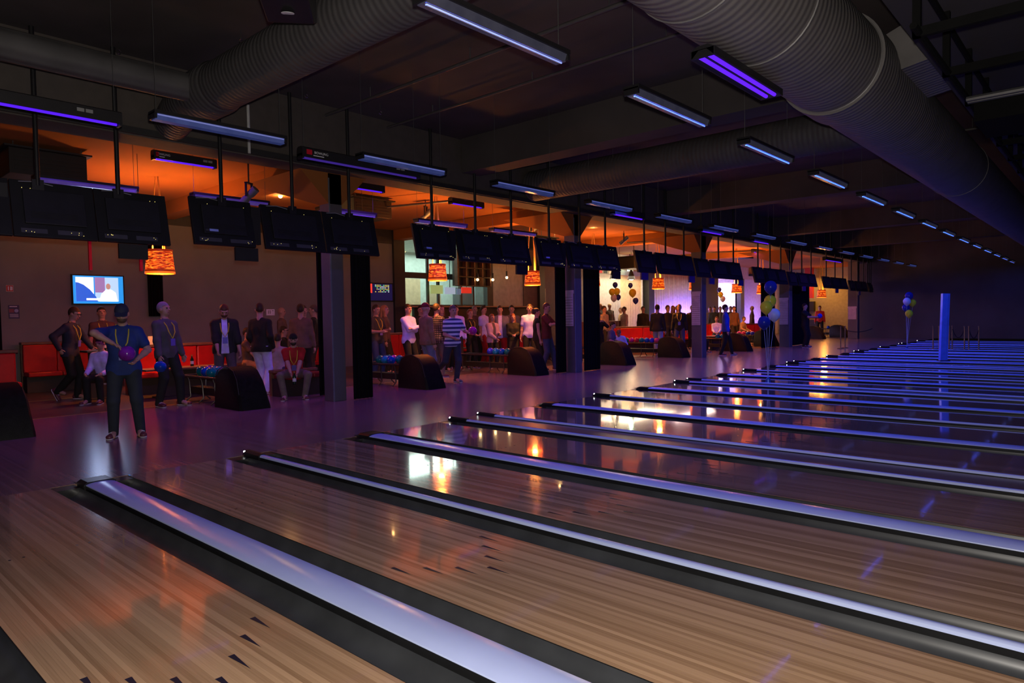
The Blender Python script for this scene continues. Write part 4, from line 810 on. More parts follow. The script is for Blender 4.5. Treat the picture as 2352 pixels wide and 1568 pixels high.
# violet room
m_vr = mat('white_room_wall', (.75, .72, .75), .7)
G().box((X_BACK-4, ys[6]-.2, 0), (X_BACK-3.8, ys[7]+.2, 4)).obj('wall_violet_room_back', m_vr, kind='structure'); G().box((X_BACK-3.8, ys[7], 0), (X_BACK, ys[7]+.2, 4)).obj('wall_violet_room_side', m_vr, kind='structure')
G().box((X_BACK-3.8, ys[6]-.2, 0), (X_BACK, ys[6], 4)).obj('wall_violet_room_near', m_vr, kind='structure'); G().box((X_BACK-4, ys[6]-.2, 4.), (X_BACK-.21, ys[7]+.2, 4.1)).obj('ceiling_violet_room', m_vr, kind='structure')
lamp('AREA', 'violet_room_light', (X_BACK-1.8, (ys[6]+ys[7])/2, 3.8), 420, (.72, .5, 1), 2.5, 3)
g = G()
for k in range(7): p = onx(1648+k*6, 668+(k % 3)*3, X_BACK-3.72); t = thing('string_light', p, 0, 'round white bulb glowing in the violet room', 'bulb', 'bulbs in the violet room'); G().tube([(0, 0, .08), (0, 0, 4.03-p.z)], .008, 5).obj('cord', m_house, t); G().sphere((0, 0, 0), .09, 10).obj('globe', mat('pink_white_bulb', (1, .9, 1), .3, emit=(1, .8, 1), es=5), t, smooth='all')
G().box((X_BACK-.1, ys[7], 0), (X_BACK+.3, ys[8], 4.0)).obj('window_pillar', m_frame, label='dark pillar right of the violet room', cat='pillar')
G().box((X_BACK-.2, ys[8], 0), (X_BACK, 53, 4.)).obj('wall_back_violet', mat('lilac_panel', (.5, .42, .5), .7), kind='structure')
G().box((X_BACK, (ys[8]+ys[9])/2-.9, 4.25), (X_BACK+.3, (ys[8]+ys[9])/2+.9, 4.4)).obj('wall_vent', m_house, label='dark slot vent on the orange-lit wall near balloons', cat='vent')
lamp('AREA', 'panel_uplight', (X_BACK+1.3, ys[8]+1.5, .6), 160, (.4, .25, 1), .6, 4, (0, math.radians(145), 0))
# exit signs
def exit_sign(p, rz, lab):
    t = thing('exit_sign', p, rz, lab, 'exit sign', 'green lit exit signs'); G().box((-.03, -.24, -.13), (.03, .24, .13)).obj('lit_panel', E_('exit_white', (.85, 1, .8), 3.2), t)
    e = E_('exit_green', (.1, .8, .25), 1.2)
    G().box((.031, -.2, -.09), (.034, .2, .09)).obj('green_field', e, t); G().sphere((.036, -.05, .04), .025, 8, (.1, 1, 1)).box((.034, -.08, -.06), (.036, -.02, .015)).box((.034, .06, -.07), (.036, .15, .07)).obj('running_figure', E_('exit_white2', (.9, 1, .9), 3), t)
    G().box((-.015, -.02, .13), (.015, .02, max(.3, Z_CON-p.z))).obj('mount', m_house, t)
exit_sign(onx(1447, 617, X_BACK+.4), 0, 'glowing green exit sign above the ochre wall'); lamp('POINT', 'exit_light', onx(1447, 612, X_BACK+.7), 22, (.6, 1, .6), .1)
# chefs' counter, plants and cone lamps before the ochre wall
p0, p1 = onx(1362, 715, X_BACK+2.), onx(1420, 712, X_BACK+2.)
G().box((X_BACK+1.7, p0.y-1.5, 0), (X_BACK+2.2, p1.y, 1.35)).obj('food_counter', mat('counter_brown', (.16, .08, .05), .5), label='brown food counter in front of the chefs', cat='counter')
G().box((X_BACK+.35, p0.y-1.5, 0), (X_BACK+1.65, p1.y+.05, .3)).obj('kitchen_platform', m_bar, label='low dark platform behind the food counter', cat='platform')
for px, py, lab in ((1409, 640, 'black cone lamp left of two before the ochre wall'), (1450, 642, 'black cone lamp right of two before the ochre wall')):
    p = onx(px, py, X_BACK+1.2); t = thing('cone_lamp', p, 0, lab, 'pendant lamp', 'black cone lamps')
    G().lathe([(.0, .62), (.05, .62), (.06, .5), (.2, .02), (.19, 0), (.04, .45), (0, .45)], n=20).obj('cone_shade', m_house, t, smooth=True); G().sphere((0, 0, .03), .13, 14, (1, 1, .5)).obj('bulb', mat('cone_bulb', (1, .85, .6), .3, emit=(1, .7, .35), es=7), t, smooth='all'); G().tube([(0, 0, .6), (0, 0, Z_CON-p.z)], .008, 6).obj('cord', m_house, t)
    lamp('POINT', 'cone_light', p-Vector((0, 0, .15)), 60, (1, .68, .35), .1)
gb = 'balloons before the ochre wall'
for px, py, r, m, lab in ((1413, 654, 6, m_bb, 'blue balloon atop the yellow cluster by the chefs'), (1406, 670, 7.5, m_by, 'left yellow balloon by the chefs'), (1417, 669, 7.5, m_by, 'right yellow balloon by the chefs'), (1410, 684, 7.5, m_bw, 'white balloon under the yellow pair by the chefs'), (1420, 682, 6, m_bb, 'low blue balloon behind the white one by the chefs'),
                         (1448, 655, 5.5, m_bb, 'blue balloon under the right cone lamp'), (1453, 672, 8.5, m_by, 'large yellow balloon before the ochre wall'), (1460, 690, 6.5, m_bb, 'blue balloon low before the ochre wall'), (1652, 665, 5, m_bb, 'blue balloon in the violet doorway'), (1655, 676, 6, m_by, 'yellow balloon in the violet doorway'), (1660, 686, 6, m_bw, 'cream balloon in the violet doorway')):
    d = 29.5 if px < 1500 else 36; p = atd(px, py, d); balloon(p, r*d/F_PX, m, lab, (p.x, p.y, 1.0), gb)
# orange shop at the end of the concourse
G().box((X_BACK-.2, 53, 0), (-4.4, 53.2, 4.85)).obj('wall_concourse_end', mat('shop_green_wall', (.28, .26, .14), .7), kind='structure')
G().box((-4.65, Y_END, 0), (-4.45, 53, 4.85)).obj('wall_concourse_side', mat('orange_wall', (.7, .32, .08), .7), kind='structure')
def pe(px, py, y=52.5): return ony(px, py, y)
lamp('AREA', 'shop_light', (pe(1880, 660).x, 51.5, 4.2), 110, (1, .45, .08), 2, 2)
lamp('POINT', 'shop_spot', pe(1893, 690, 51)+Vector((0, 0, .3)), 90, (1, .36, .05), .2)
a, b = pe(1858, 760), pe(1900, 733); G().box((a.x, 50, 0), (b.x, 50.6, b.z)).obj('shop_counter', m_base, label='dark shop counter under the orange light', cat='counter')
a, b = pe(1846, 715), pe(1868, 692); G().box((a.x, 52.6, a.z), (b.x, 52.99, b.z)).obj('shop_menu_board', m_black, label='black menu board behind the shop counter', cat='board')
a, b = pe(1858, 685), pe(1876, 655); G().box((a.x, 51.6, a.z), (b.x, 51.9, Z_CON)).obj('shop_red_panel', mat('shop_red', (.35, .02, .01), .5), label='dark red panel hanging at the shop', cat='panel')
exit_sign(pe(1845, 671, 52.6), math.radians(-90), 'glowing green exit sign at the far shop')
G().box((X_BACK-.2, 53.2, 0), (-4, 53.3, .1)).obj('baseboard_end', m_strip, kind='structure')
# ================================================================ people: smooth bodies grown from tapered bones
def _frame(d):
    d = d/np.linalg.norm(d); s = np.cross(d, (0, 0, 1.)) if abs(d[2]) < .9 else np.cross(d, (0, 1., 0)); s /= np.linalg.norm(s); return d, s, np.cross(d, s)
class Field:
    def __init__(s, h): s.h = h; s.p = []
    def bone(s, a, b, ra, rb, flat=1., dirn=None, k=.025): s.p.append(('b', np.array(a, float), np.array(b, float), ra, rb, flat, None if dirn is None else np.array(dirn, float), k)); return s
    def ell(s, c, r, R=None, k=.02): s.p.append(('e', np.array(c, float), np.array(r, float), np.eye(3) if R is None else np.array(R, float), k)); return s
    def mesh(s, cuts=()):
        lo = np.full(3, 9e9); hi = -lo; bb = []
        for q in s.p:
            if q[0] == 'b': m = max(q[3], q[4]); l = np.minimum(q[1], q[2])-m; u = np.maximum(q[1], q[2])+m
            else: m = q[2].max(); l = q[1]-m; u = q[1]+m
            bb.append((l, u)); lo = np.minimum(lo, l); hi = np.maximum(hi, u)
        h = s.h; lo = lo-2*h; n = np.ceil((hi-lo)/h).astype(int)+3
        D = np.full(n, .5, np.float32); ax = [lo[i]+h*np.arange(n[i]) for i in range(3)]
        for q, (l, u) in zip(s.p, bb):
            k = q[-1]; pad = k+2.5*h
            i0 = np.maximum(((l-pad-lo)/h).astype(int), 0); i1 = np.minimum(((u+pad-lo)/h).astype(int)+2, n)
            sl = tuple(slice(i0[i], i1[i]) for i in range(3))
            P = np.stack(np.meshgrid(*[ax[i][sl[i]] for i in range(3)], indexing='ij'), -1)
            if q[0] == 'b':
                _, a, b, ra, rb, fl, dn, k = q; ba = b-a; L2 = ba@ba; pa = P-a
                t = np.clip((pa@ba)/L2, 0, 1); r = ra+(rb-ra)*t; off = pa-t[..., None]*ba
                if fl != 1. and dn is not None:
                    w_ = off@dn; d2 = (off*off).sum(-1)+w_*w_*(1/fl**2-1); d = (np.sqrt(d2)-r)*(.5+.5*fl)
                else: d = np.sqrt((off*off).sum(-1))-r
            else:
                _, c, rad, R, k = q; X = (P-c)@R; e = X/rad; ne = np.sqrt((e*e).sum(-1))+1e-6; g = np.sqrt(((e/rad)**2).sum(-1))+1e-6; d = ne*(ne-1)/g
            o = D[sl]; hh = np.clip(.5+.5*(o-d)/k, 0, 1); D[sl] = o*(1-hh)+d*hh-k*hh*(1-hh)
        for c in cuts:   # callable(P)->signed distance to keep (<0)
            P = np.stack(np.meshgrid(*ax, indexing='ij'), -1); D = np.maximum(D, c(P).astype(np.float32))
        return nets(D, lo, h)
def nets(D, lo, h):
    n = D.shape; S = D < 0; c = [D[i:n[0]-1+i, j:n[1]-1+j, k:n[2]-1+k] for i in (0, 1) for j in (0, 1) for k in (0, 1)]
    inn = np.stack([x < 0 for x in c]).sum(0); act = (inn > 0) & (inn < 8)
    ix = np.full(act.shape, -1, np.int64); idx = np.argwhere(act); ix[act] = np.arange(len(idx))
    acc = np.zeros((len(idx), 3)); cnt = np.zeros(len(idx)); V = np.stack([x[act] for x in c]); O = np.array([(i, j, k) for i in (0, 1) for j in (0, 1) for k in (0, 1)], float)
    for a in range(8):
        for b in range(a+1, 8):
            if np.abs(O[a]-O[b]).sum() == 1:
                m = (V[a] < 0) != (V[b] < 0); t = V[a][m]/(V[a][m]-V[b][m]); acc[m] += O[a]+t[:, None]*(O[b]-O[a]); cnt[m] += 1
    v = (idx+acc/cnt[:, None])*h+lo; F = []
    for ax in range(3):
        sl0 = [slice(None)]*3; sl1 = [slice(None)]*3; sl0[ax] = slice(0, -1); sl1[ax] = slice(1, None)
        ch = S[tuple(sl0)] != S[tuple(sl1)]; e = np.argwhere(ch); o1, o2 = [(1, 2), (2, 0), (0, 1)][ax]
        e = e[(e[:, o1] > 0) & (e[:, o2] > 0) & (e[:, o1] < n[o1]-1) & (e[:, o2] < n[o2]-1)]; q = []
        for d1, d2 in ((1, 1), (0, 1), (0, 0), (1, 0)):
            g = e.copy(); g[:, o1] -= d1; g[:, o2] -= d2; q.append(ix[g[:, 0], g[:, 1], g[:, 2]])
        q = np.stack(q, 1); fl = S[e[:, 0], e[:, 1], e[:, 2]]; q[~fl] = q[~fl][:, ::-1]; F.append(q[(q >= 0).all(1)])
    return v, np.concatenate(F)
def fmesh(name, vf, m, parent, extra=None):
    v, f = vf; vs, fs = v.tolist(), f.tolist()
    if extra: n = len(vs); vs += [tuple(p) for p in extra.v]; fs += [[i+n for i in q] for q in extra.f]
    me = bpy.data.meshes.new(name); me.from_pydata(vs, [], fs); me.update(); return link(name, me, m, parent, smooth='all')
def nrm(a): a = np.array(a, float); return a/(np.linalg.norm(a)+1e-9)
def ik(a, b, l1, l2, pole):
    a, b = np.array(a, float), np.array(b, float); d = b-a; L = np.linalg.norm(d); mx = (l1+l2)*.998
    if L > mx: d = d*mx/L; b = a+d; L = mx
    x = (l1*l1-l2*l2+L*L)/(2*L); y = math.sqrt(max(l1*l1-x*x, 0)); u = d/L; p = np.array(pole, float); p = p-u*(p@u); return a+u*x+nrm(p)*y, b
def rotm(ax, a): return np.array(Matrix.Rotation(a, 3, ax))
SKIN = (.42, .23, .155)
def person(px, py, ang, label, H=1.76, top=(.05, .05, .06), legs=(.02, .02, .025), shoes=(.12, .03, .04), hair=(.03, .018, .012), skin=SKIN, sleeve='long', pose='stand', dep=None, pos=None,
           hands=None, poles=None, feet=None, lean=0., side=0., hy=0., hp=0., twist=0., hairstyle='short', beard=False, lanyard=False, glasses=False, cap=None, jacket=None, topmat=None, skirt=False, res=.014, belly=0., knees=None, palms=None, curl=.5, seat=.46, z0=0.):
    """px,py: the pixel where the person's feet stand; ang: facing, degrees from +X"""
    p = Vector(pos) if pos is not None else (onz(px, py) if dep is None else Vector((*atd(px, py, dep).xy, 0)))
    t = thing('person', (p.x, p.y, z0), math.radians(ang-90), label, 'person', None); S = H/1.76; t.scale = (S, S, S)
    h = res; near = res < .012
    # ---- skeleton (facing +Y, right hand +X)
    sit = pose == 'sit'; hipz = seat/S+.10 if sit else .95
    hipy = -.0
    if feet is None: feet = [(-.13, .40 if sit else .02, 0), (.13, .42 if sit else 0., 0)]
    if hands is None: hands = [(-.17, .36, hipz+.10), (.17, .36, hipz+.10)] if sit else [(-.27, .05, .80), (.27, .05, .80)]
    P0 = np.array((0, hipy, hipz)); Rt = rotm('Z', twist)@rotm('Y', side)@rotm('X', -lean)
    sp = lambda x, y, z: P0+Rt@np.array((x, y, z))
    waist, chest, neck = sp(0, 0, .13), sp(0, .0, .36), sp(0, -.015, .53); fwd, rgt, upv = Rt@np.array((0, 1., 0)), Rt@np.array((1., 0, 0)), Rt@np.array((0, 0, 1.))
    sh = [sp(-.168, -.01, .46), sp(.168, -.01, .46)]; Rh = Rt@rotm('Z', hy)@rotm('X', -hp); hd = lambda x, y, z: neck+Rt@np.array((0, .005, .055))+Rh@np.array((x, y, z))
    hip = [np.array((s*.095, hipy, hipz-.02)) for s in (-1, 1)]; ank = [np.array((f[0], f[1], f[2]+.085)) for f in feet]
    poles = poles or [(-.5, -1, -.3), (.5, -1, -.3)]; knees = knees or [(-.08, 1, 0), (.08, 1, 0)]
    kn = []; an = []; el = []; wr = []
    for i in (0, 1):
        k_, a_ = ik(hip[i], ank[i], .44, .43, knees[i]); kn.append(k_); an.append(a_); e_, w_ = ik(sh[i], hands[i], .285, .255, poles[i]); el.append(e_); wr.append(w_)
    # ---- body
    B = Field(h); b1 = .02
    B.bone(sp(-.07, 0, -.0), sp(.07, 0, -.0), .125, .125, .82, fwd).bone(P0, waist, .135+belly*.5, .125+belly, .8, fwd).bone(sp(-.045, .0, .13), sp(-.07, 0, .34), .10, .115, .85, fwd).bone(sp(.045, 0, .13), sp(.07, 0, .34), .10, .115, .85, fwd)
    B.bone(sp(-.095, -.01, .415), sp(.095, -.01, .415), .09, .09, .85, fwd).bone(chest, neck, .075, .062)
    B.bone(neck, hd(0, .0, .06), .056, .056, k=.03)
    hair_f = Field(h if near else h*1.0)
    # head
    B.ell(hd(0, .0, .155), (.076, .098, .108), Rh, .015).ell(hd(0, .028, .085), (.055, .062, .06), Rh, .03).ell(hd(0, .05, .055), (.03, .03, .022), Rh, .025)
    B.bone(hd(0, .088, .155), hd(0, .108, .118), .011, .016, k=.012).ell(hd(-.077, .0, .13), (.014, .028, .034), Rh, .008).ell(hd(.077, .0, .13), (.014, .028, .034), Rh, .008).bone(hd(-.035, .083, .172), hd(.035, .083, .172), .014, .014, k=.015)
    fing = G() if near else None
    for i, s in ((0, -1), (1, 1)):
        B.bone(hip[i], kn[i], .088, .056).bone(kn[i], kn[i]*.65+an[i]*.35+np.array((0, -.012, 0)), .055, .056).bone(kn[i]*.65+an[i]*.35, an[i], .056, .040)
        B.bone(sp(s*.06, -.012, .49), sh[i], .055, .058).bone(sh[i], el[i], .056, .041).bone(el[i], el[i]*.7+wr[i]*.3, .042, .042).bone(el[i]*.7+wr[i]*.3, wr[i], .041, .028)
        fa = nrm(wr[i]-el[i]); pn = np.array((palms or [None, None])[i] if palms and palms[i] is not None else (-s*.9, .25, 0), float); pn = nrm(pn-fa*(pn@fa)*.999); ac = np.cross(fa, pn)
        if ac@np.array((0, 1., .3)) < 0: ac = -ac       # thumb side
        kb = wr[i]+fa*.085; B.bone(wr[i], kb, .032, .040, .5, pn, .015)
        if near:
            for q in range(4):
                o0 = kb+ac*(.032-.0215*q)-fa*(.006*(q in (0, 3))); L = (.074, .082, .076, .058)[q]; c1 = nrm(fa+pn*curl*.9); c2 = nrm(fa+pn*curl*2.4)
                p1 = o0+c1*L*.5; p2 = p1+c2*L*.5; fing.tube([o0-fa*.02, o0, p1, p1*.5+p2*.5+nrm(c1+c2)*.002, p2], [.0095, .0098, .009, .0085, .006], 8)
            o0 = wr[i]+fa*.03+ac*.03; p1 = o0+nrm(fa*.75+ac*.7+pn*.3)*.042; p2 = p1+nrm(fa+ac*.15+pn*.45)*.036; fing.tube([o0-fa*.01, o0, p1, p2], [.014, .013, .011, .0075], 8)
        else:
            B.bone(kb, kb+nrm(fa+pn*curl)*.055, .034, .026, .45, pn, .012).bone(kb+nrm(fa+pn*curl)*.055, kb+nrm(fa+pn*curl*1.5)*.085, .024, .016, .5, pn, .012); B.bone(wr[i]+fa*.03, wr[i]+fa*.075+ac*.05, .014, .011, k=.01)
        B.bone(an[i], an[i]+np.array((0, .12, -.05)), .04, .034)
    if near: ex = fing
    else: ex = None
    cm = lambda nm, c, r=.8: mat('%s_%d_%d_%d' % (nm, *(int(x*999) for x in c)), c, r, var=.16, scale=9, bump=.12)
    fmesh('body', B.mesh(), mat('skin_%d' % int(skin[0]*999), skin, .5, var=.06), t, ex)
    # ---- clothes
    T = Field(h); e = .014
    T.bone(sp(-.07, 0, -.02), sp(.07, 0, -.02), .13+e, .13+e, .84, fwd).bone(P0, waist, .142+belly*.5+e, .132+belly+e, .82, fwd).bone(sp(-.045, 0, .13), sp(-.07, 0, .34), .107+e, .12+e, .87, fwd).bone(sp(.045, 0, .13), sp(.07, 0, .34), .107+e, .12+e, .87, fwd)
    T.bone(sp(-.095, -.01, .415), sp(.095, -.01, .415), .092+e, .092+e, .87, fwd).bone(sp(0, 0, .43), sp(0, -.012, .535), .085, .066)
    for i, s in ((0, -1), (1, 1)):
        T.bone(sp(s*.06, -.012, .49), sh[i], .056+e, .060+e)
        if sleeve == 'short': T.bone(sh[i], sh[i]*.35+el[i]*.65, .060+e, .054+e)
        elif sleeve == 'long': T.bone(sh[i], el[i], .058+e, .046+e).bone(el[i], wr[i]*.97+el[i]*.03, .048+e, .034+e)
        elif sleeve == 'rolled': T.bone(sh[i], el[i], .058+e, .048+e).bone(el[i], el[i]*.7+wr[i]*.3, .05+e, .045+e)
    hem = hipz-.11 if not sit else hipz-.09
    if not sit: T.bone(sp(-.05, 0, .08), (-.078, hipy, hipz-.2), .115+e+belly*.5, .125+e, .86, (0, 1., 0)).bone(sp(.05, 0, .08), (.078, hipy, hipz-.2), .115+e+belly*.5, .125+e, .86, (0, 1., 0))
    cuts = [lambda P: (hem+.03*0)-P[..., 2]]
    if sit or lean > .4: cuts = []
    mt = topmat or cm('top', top)
    if jacket is not None:
        fmesh('shirt', T.mesh(cuts), mt, t)
        J = Field(h); J.p = [list(q) for q in T.p]
        for q in J.p:
            if q[0] == 'b': q[3] += .012; q[4] += .012
        def slit(P):
            X = (P-chest)@rgt; Y = (P-chest)@fwd; Z = (P-chest)@upv; return np.where(Y > 0, .05+.25*np.maximum(-Z-.1, 0)*.25-np.abs(X), -1.)
        fmesh('jacket', J.mesh(cuts+[slit]), cm('jacket', jacket), t)
    else: fmesh('dress' if skirt else 'shirt', T.mesh(cuts), mt, t)
    L_ = Field(h); e = .016
    L_.bone(sp(-.07, 0, -.01), sp(.07, 0, -.01), .128+e*.7, .128+e*.7, .84, np.array((0, 1., 0)))
    if skirt and not sit: L_.bone((0, 0, hipz), (0, 0, hipz-.55), .15, .20, .8, (0, 1., 0))
    for i in (0, 1): L_.bone(hip[i], kn[i], .092+e, .06+e).bone(kn[i], an[i]+np.array((0, 0, -.015)), .06+e, .044+e)
    ct = [] if sit else [lambda P: P[..., 2]-(hipz+.02)]
    fmesh('skirt' if skirt else 'trousers', L_.mesh(ct), cm('top', top) if skirt else cm('cloth', legs, .85), t)
    for i in (0, 1):
        a = an[i]; k_ = nrm((a-kn[i])*np.array((.3, .3, 1))); d = np.array((feet[i][3], feet[i][4], 0)) if len(feet[i]) > 3 else np.array((math.copysign(.25, feet[i][0]) if feet[i][0] else 0, 1., 0)); d = nrm(d)
        pitchd = feet[i][5] if len(feet[i]) > 5 else 0.; d = nrm(d*math.cos(pitchd)+np.array((0, 0, -math.sin(pitchd)))); up = nrm(np.array((0, 0, 1.))-d*d[2])
        heel = a-up*.045-d*.035; toe = a-up*.05+d*.155
        Sf = Field(min(h, .012)); Sf.bone(heel, toe, .042, .036, .85, up).bone(heel+up*.025, a+d*.02, .044, .042).bone(heel*.4+toe*.6, toe, .047, .038, .7, up)
        so = fmesh('shoe', Sf.mesh([lambda P: .006-((P-(heel-up*.04))@up)]), cm('shoe', shoes, .4), t)
        Sg = Field(min(h, .012)); Sg.bone(heel-up*.026, toe-up*.026, .047, .044, .35, up); fmesh('sole', Sg.mesh(), mat('sole_white', (.55, .5, .48), .6), so)
        if near:
            for q in range(3): c_ = heel*(.55-.1*q)+toe*(.45+.1*q)+up*.038; w_ = np.cross(d, up); G().tube([c_-w_*.03, c_+up*.01, c_+w_*.03], .004, 5).obj('lace', mat('lace_white', (.7, .7, .75), .6), so)
    # ---- hair, face
    if hairstyle != 'bald' and cap is None:
        hf = Field(h); hf.ell(hd(0, -.008, .165), (.084, .105, .112), Rh, .01)
        if hairstyle == 'long': hf.bone(hd(0, -.07, .15), hd(0, -.085, -.10), .075, .07, .6, Rh@np.array((0, 1., 0)), .03).bone(hd(-.065, -.01, .13), hd(-.075, .01, -.08), .03, .035).bone(hd(.065, -.01, .13), hd(.075, .01, -.08), .03, .035)
        if hairstyle == 'bun': hf.ell(hd(0, -.09, .23), (.04, .04, .04), Rh, .01)
        if hairstyle == 'bob': hf.bone(hd(0, -.05, .15), hd(0, -.05, .05), .085, .08, .8, Rh@np.array((0, 1., 0)), .03)
        face = hd(0, .12, .10); fz = Rh@np.array((0, 0, 1.)); fy = Rh@np.array((0, 1., 0)); c0 = hd(0, 0, .155)
        def keep(P):
            Y = (P-c0)@fy; Z = (P-c0)@fz
            return np.minimum((Y-.035)*1., 9)*1.0+np.where(Z > .035, -.2, 0)+np.where((hairstyle in ('short', 'bun')) & (Z < -.035), (-.035-Z)*1.+(.06), 0)
        fmesh('hair', hf.mesh([keep]), cm('hair', hair, .6), t)
    if cap is not None:
        cf = Field(h); cf.ell(hd(0, -.004, .17), (.087, .108, .105), Rh, .01); fz = Rh@np.array((0, 0, 1.)); c0 = hd(0, 0, .165)
        if cap[1]: cf.bone(hd(-.03, .09, .185), hd(-.03, .15, .17), .05, .045, .2, fz, .01).bone(hd(.03, .09, .185), hd(.03, .15, .17), .05, .045, .2, fz, .01)
        fmesh('cap' if cap[1] else 'beanie', cf.mesh([lambda P: -((P-c0)@fz)]), cm('cap', cap[0]), t)
    if beard:
        bf = Field(h); bf.ell(hd(0, .035, .075), (.062, .068, .058), Rh, .02); fz = Rh@np.array((0, 0, 1.)); c0 = hd(0, 0, .1)
        fmesh('beard', bf.mesh([lambda P: (P-c0)@fz]), cm('hair', hair, .6), t)
    [G().sphere(hd(s*.032, .088, .152), .0115, 10).obj('eye', mat('eye_dark', (.03, .02, .02), .2), t, smooth='all') for s in (-1, 1)]
    G().tube([hd(-.024, .086, .079), hd(0, .097, .076), hd(.024, .086, .079)], .006, 6).obj('mouth', mat('lips', (.28, .09, .08), .5), t, smooth='all')
    if glasses:
        g = G()
        for s in (-1, 1): g.tube([hd(s*.034+.027*math.cos(a), .105, .152+.02*math.sin(a)) for a in np.linspace(0, 5.6, 10)], .003, 5, closed=True).tube([hd(s*.06, .105, .155), hd(s*.083, .02, .15)], .003, 5)
        g.tube([hd(-.008, .108, .155), hd(.008, .108, .155)], .003, 5).obj('glasses', m_black, t)
    if lanyard:
        yc = .115+belly*.5; pts = [sp(0, -.07, .545), sp(-.075, -.01, .565), sp(-.075, .115, .44), sp(-.06, yc+.035, .33), sp(0, yc+.045, .20+.02), sp(.06, yc+.035, .33), sp(.075, .115, .44), sp(.075, -.01, .565)]
        la = G().tube(pts, .009, 6, closed=True).obj('lanyard', mat('yellow_lanyard', (.55, .45, .04), .6), t)
        c = sp(0, yc+.05, .16); Mb = Matrix([[rgt[i], fwd[i], upv[i], c[i]] for i in range(3)]+[[0, 0, 0, 1]]); G().box((-.045, -.004, -.06), (.045, .004, .06), Mb).obj('badge', mat('violet_badge', (.12, .1, .4), .4), la)
    return t, dict(wr=wr, p=p, S=S, hd=hd, ang=ang)
def to_world(t, v): return Matrix.Translation(t.location) @ Matrix.Rotation(t.rotation_euler[2], 4, 'Z') @ Matrix.Scale(t.scale[0], 4) @ Vector(v)
# ================================================================ the people
def stripes(name, a, b, n, ax='Z', b2=None):
    m = mat(name, a, .8); nt, bs = nodes(m); tc = nt.nodes.new('ShaderNodeTexCoord'); wv = nt.nodes.new('ShaderNodeTexWave'); wv.bands_direction = ax; wv.inputs['Scale'].default_value = n; nt.links.new(tc.outputs['Object'], wv.inputs['Vector'])
    c = ramp(nt, wv.outputs['Fac'], [(.45, a), (.55, b)]); 
    if b2:
        w3 = nt.nodes.new('ShaderNodeTexWave'); w3.bands_direction = 'X'; w3.inputs['Scale'].default_value = n; nt.links.new(tc.outputs['Object'], w3.inputs['Vector']); c2 = ramp(nt, w3.outputs['Fac'], [(.45, (1, 1, 1)), (.55, b2)])
        mx = nt.nodes.new('ShaderNodeMix'); mx.data_type = 'RGBA'; mx.blend_type = 'MULTIPLY'; mx.inputs[0].default_value = 1; nt.links.new(c, mx.inputs[6]); nt.links.new(c2, mx.inputs[7]); c = mx.outputs[2]
    nt.links.new(c, bs.inputs['Base Color']); return m
def who(px, head, face, label, foot=None, dep=None, pose='stand', off=0., **k):
    if foot is not None: p = onz(px, foot); d = (p-CAM).dot(FW)
    else: d = dep; p = atd(px, head, d)
    if pose == 'stand':
        H = max(1.5, min(1.97, atd(px, head, d).z)); k.setdefault('H', H)
    else:
        H = k.setdefault('H', 1.74); zt = atd(px, head, d).z; k.setdefault('seat', max(.3, min(.62, zt-.955*H/1.76)))
    ca = math.degrees(math.atan2(CAM.y-p.y, CAM.x-p.x))
    return person(0, 0, ca+face, label, pose=pose, pos=(p.x, p.y, 0), **k)
NV = (.018, .02, .04); BK_ = (.012, .012, .013); WH_UV = (.60, .54, .86); JN = (.03, .045, .09); GY = (.10, .10, .10); TAN = (.24, .15, .09); BR = (.10, .055, .035); RD = (.36, .012, .015); KH = (.16, .12, .085)  # the white cloth colour carries a painted violet black-light glow
R1, R2, R3 = .0085, .014, .02
# the bowler in blue, looking down at his ball
t, q = who(291, 703, -4, 'bowler in blue T-shirt and dark cap dipping fingers into a purple ball', foot=1003, top=(.012, .03, .15), legs=(.02, .025, .035), sleeve='short', cap=((.02, .025, .045), True), beard=True, hair=(.10, .05, .03), hp=.38, lanyard=True, res=R1, lean=.03, belly=.02,
           hands=[(-.17, .27, 1.05), (.10, .30, 1.275)], poles=[(-1, -.7, -.2), (1, .1, .55)], palms=[(.3, .2, 1), (-.2, .3, -1)], feet=[(-.17, .02, 0), (.15, 0, 0)], curl=.35)
ball(to_world(t, (-.06, .31, 1.135)), 'purple', 'purple ball held against the chest of the bowler in blue')
G().tube([to_world(t, (-.17+.03*math.cos(a), .27, 1.05+.0*a)) for a in (0, 1)], .004, 5) if False else None
who(165, 709, 62, 'man in navy shirt and glasses leaning on one foot beside the wall bench', foot=918, top=NV, legs=BK_, hair=(.05, .02, .012), glasses=True, lanyard=True, res=R1, lean=.12, hp=.2, hands=[(-.36, .22, 1.0), (.24, -.06, 1.0)], poles=[(-1, -.6, 0), (1, -1, .1)], feet=[(-.1, .05, 0), (.07, -.22, .1, 0, 1, 1.1)])
who(233, 700, 10, 'man in maroon polo standing behind the blue bowler', dep=16.0, top=(.07, .03, .035), legs=BK_, sleeve='short', lanyard=True, res=R2, hp=-.15, hair=(.03, .015, .01), belly=.03)
who(238, 772, -30, 'seated person in glowing violet-white shirt half hidden behind the blue bowler', dep=14.0, pose='sit', top=WH_UV, legs=BK_, res=R2, lean=.2, hair=(.05, .03, .02))
t, q = who(386, 689, 42, 'older man in grey hooded top holding a blue ball low at his side', foot=933, top=(.075, .075, .07), legs=(.018, .018, .02), hair=(.25, .22, .2), lanyard=True, res=R1, hy=.25, hp=-.1, hands=[(-.25, .12, .84), (.26, .14, .80)], palms=[None, (-1, .1, 0)], feet=[(-.17, .12, 0), (.13, -.06, 0)])
ball(to_world(t, Vector(q['wr'][1])+Vector((.03, .05, -.185))), 'blue', 'blue ball hanging from the hand of the older man in grey')
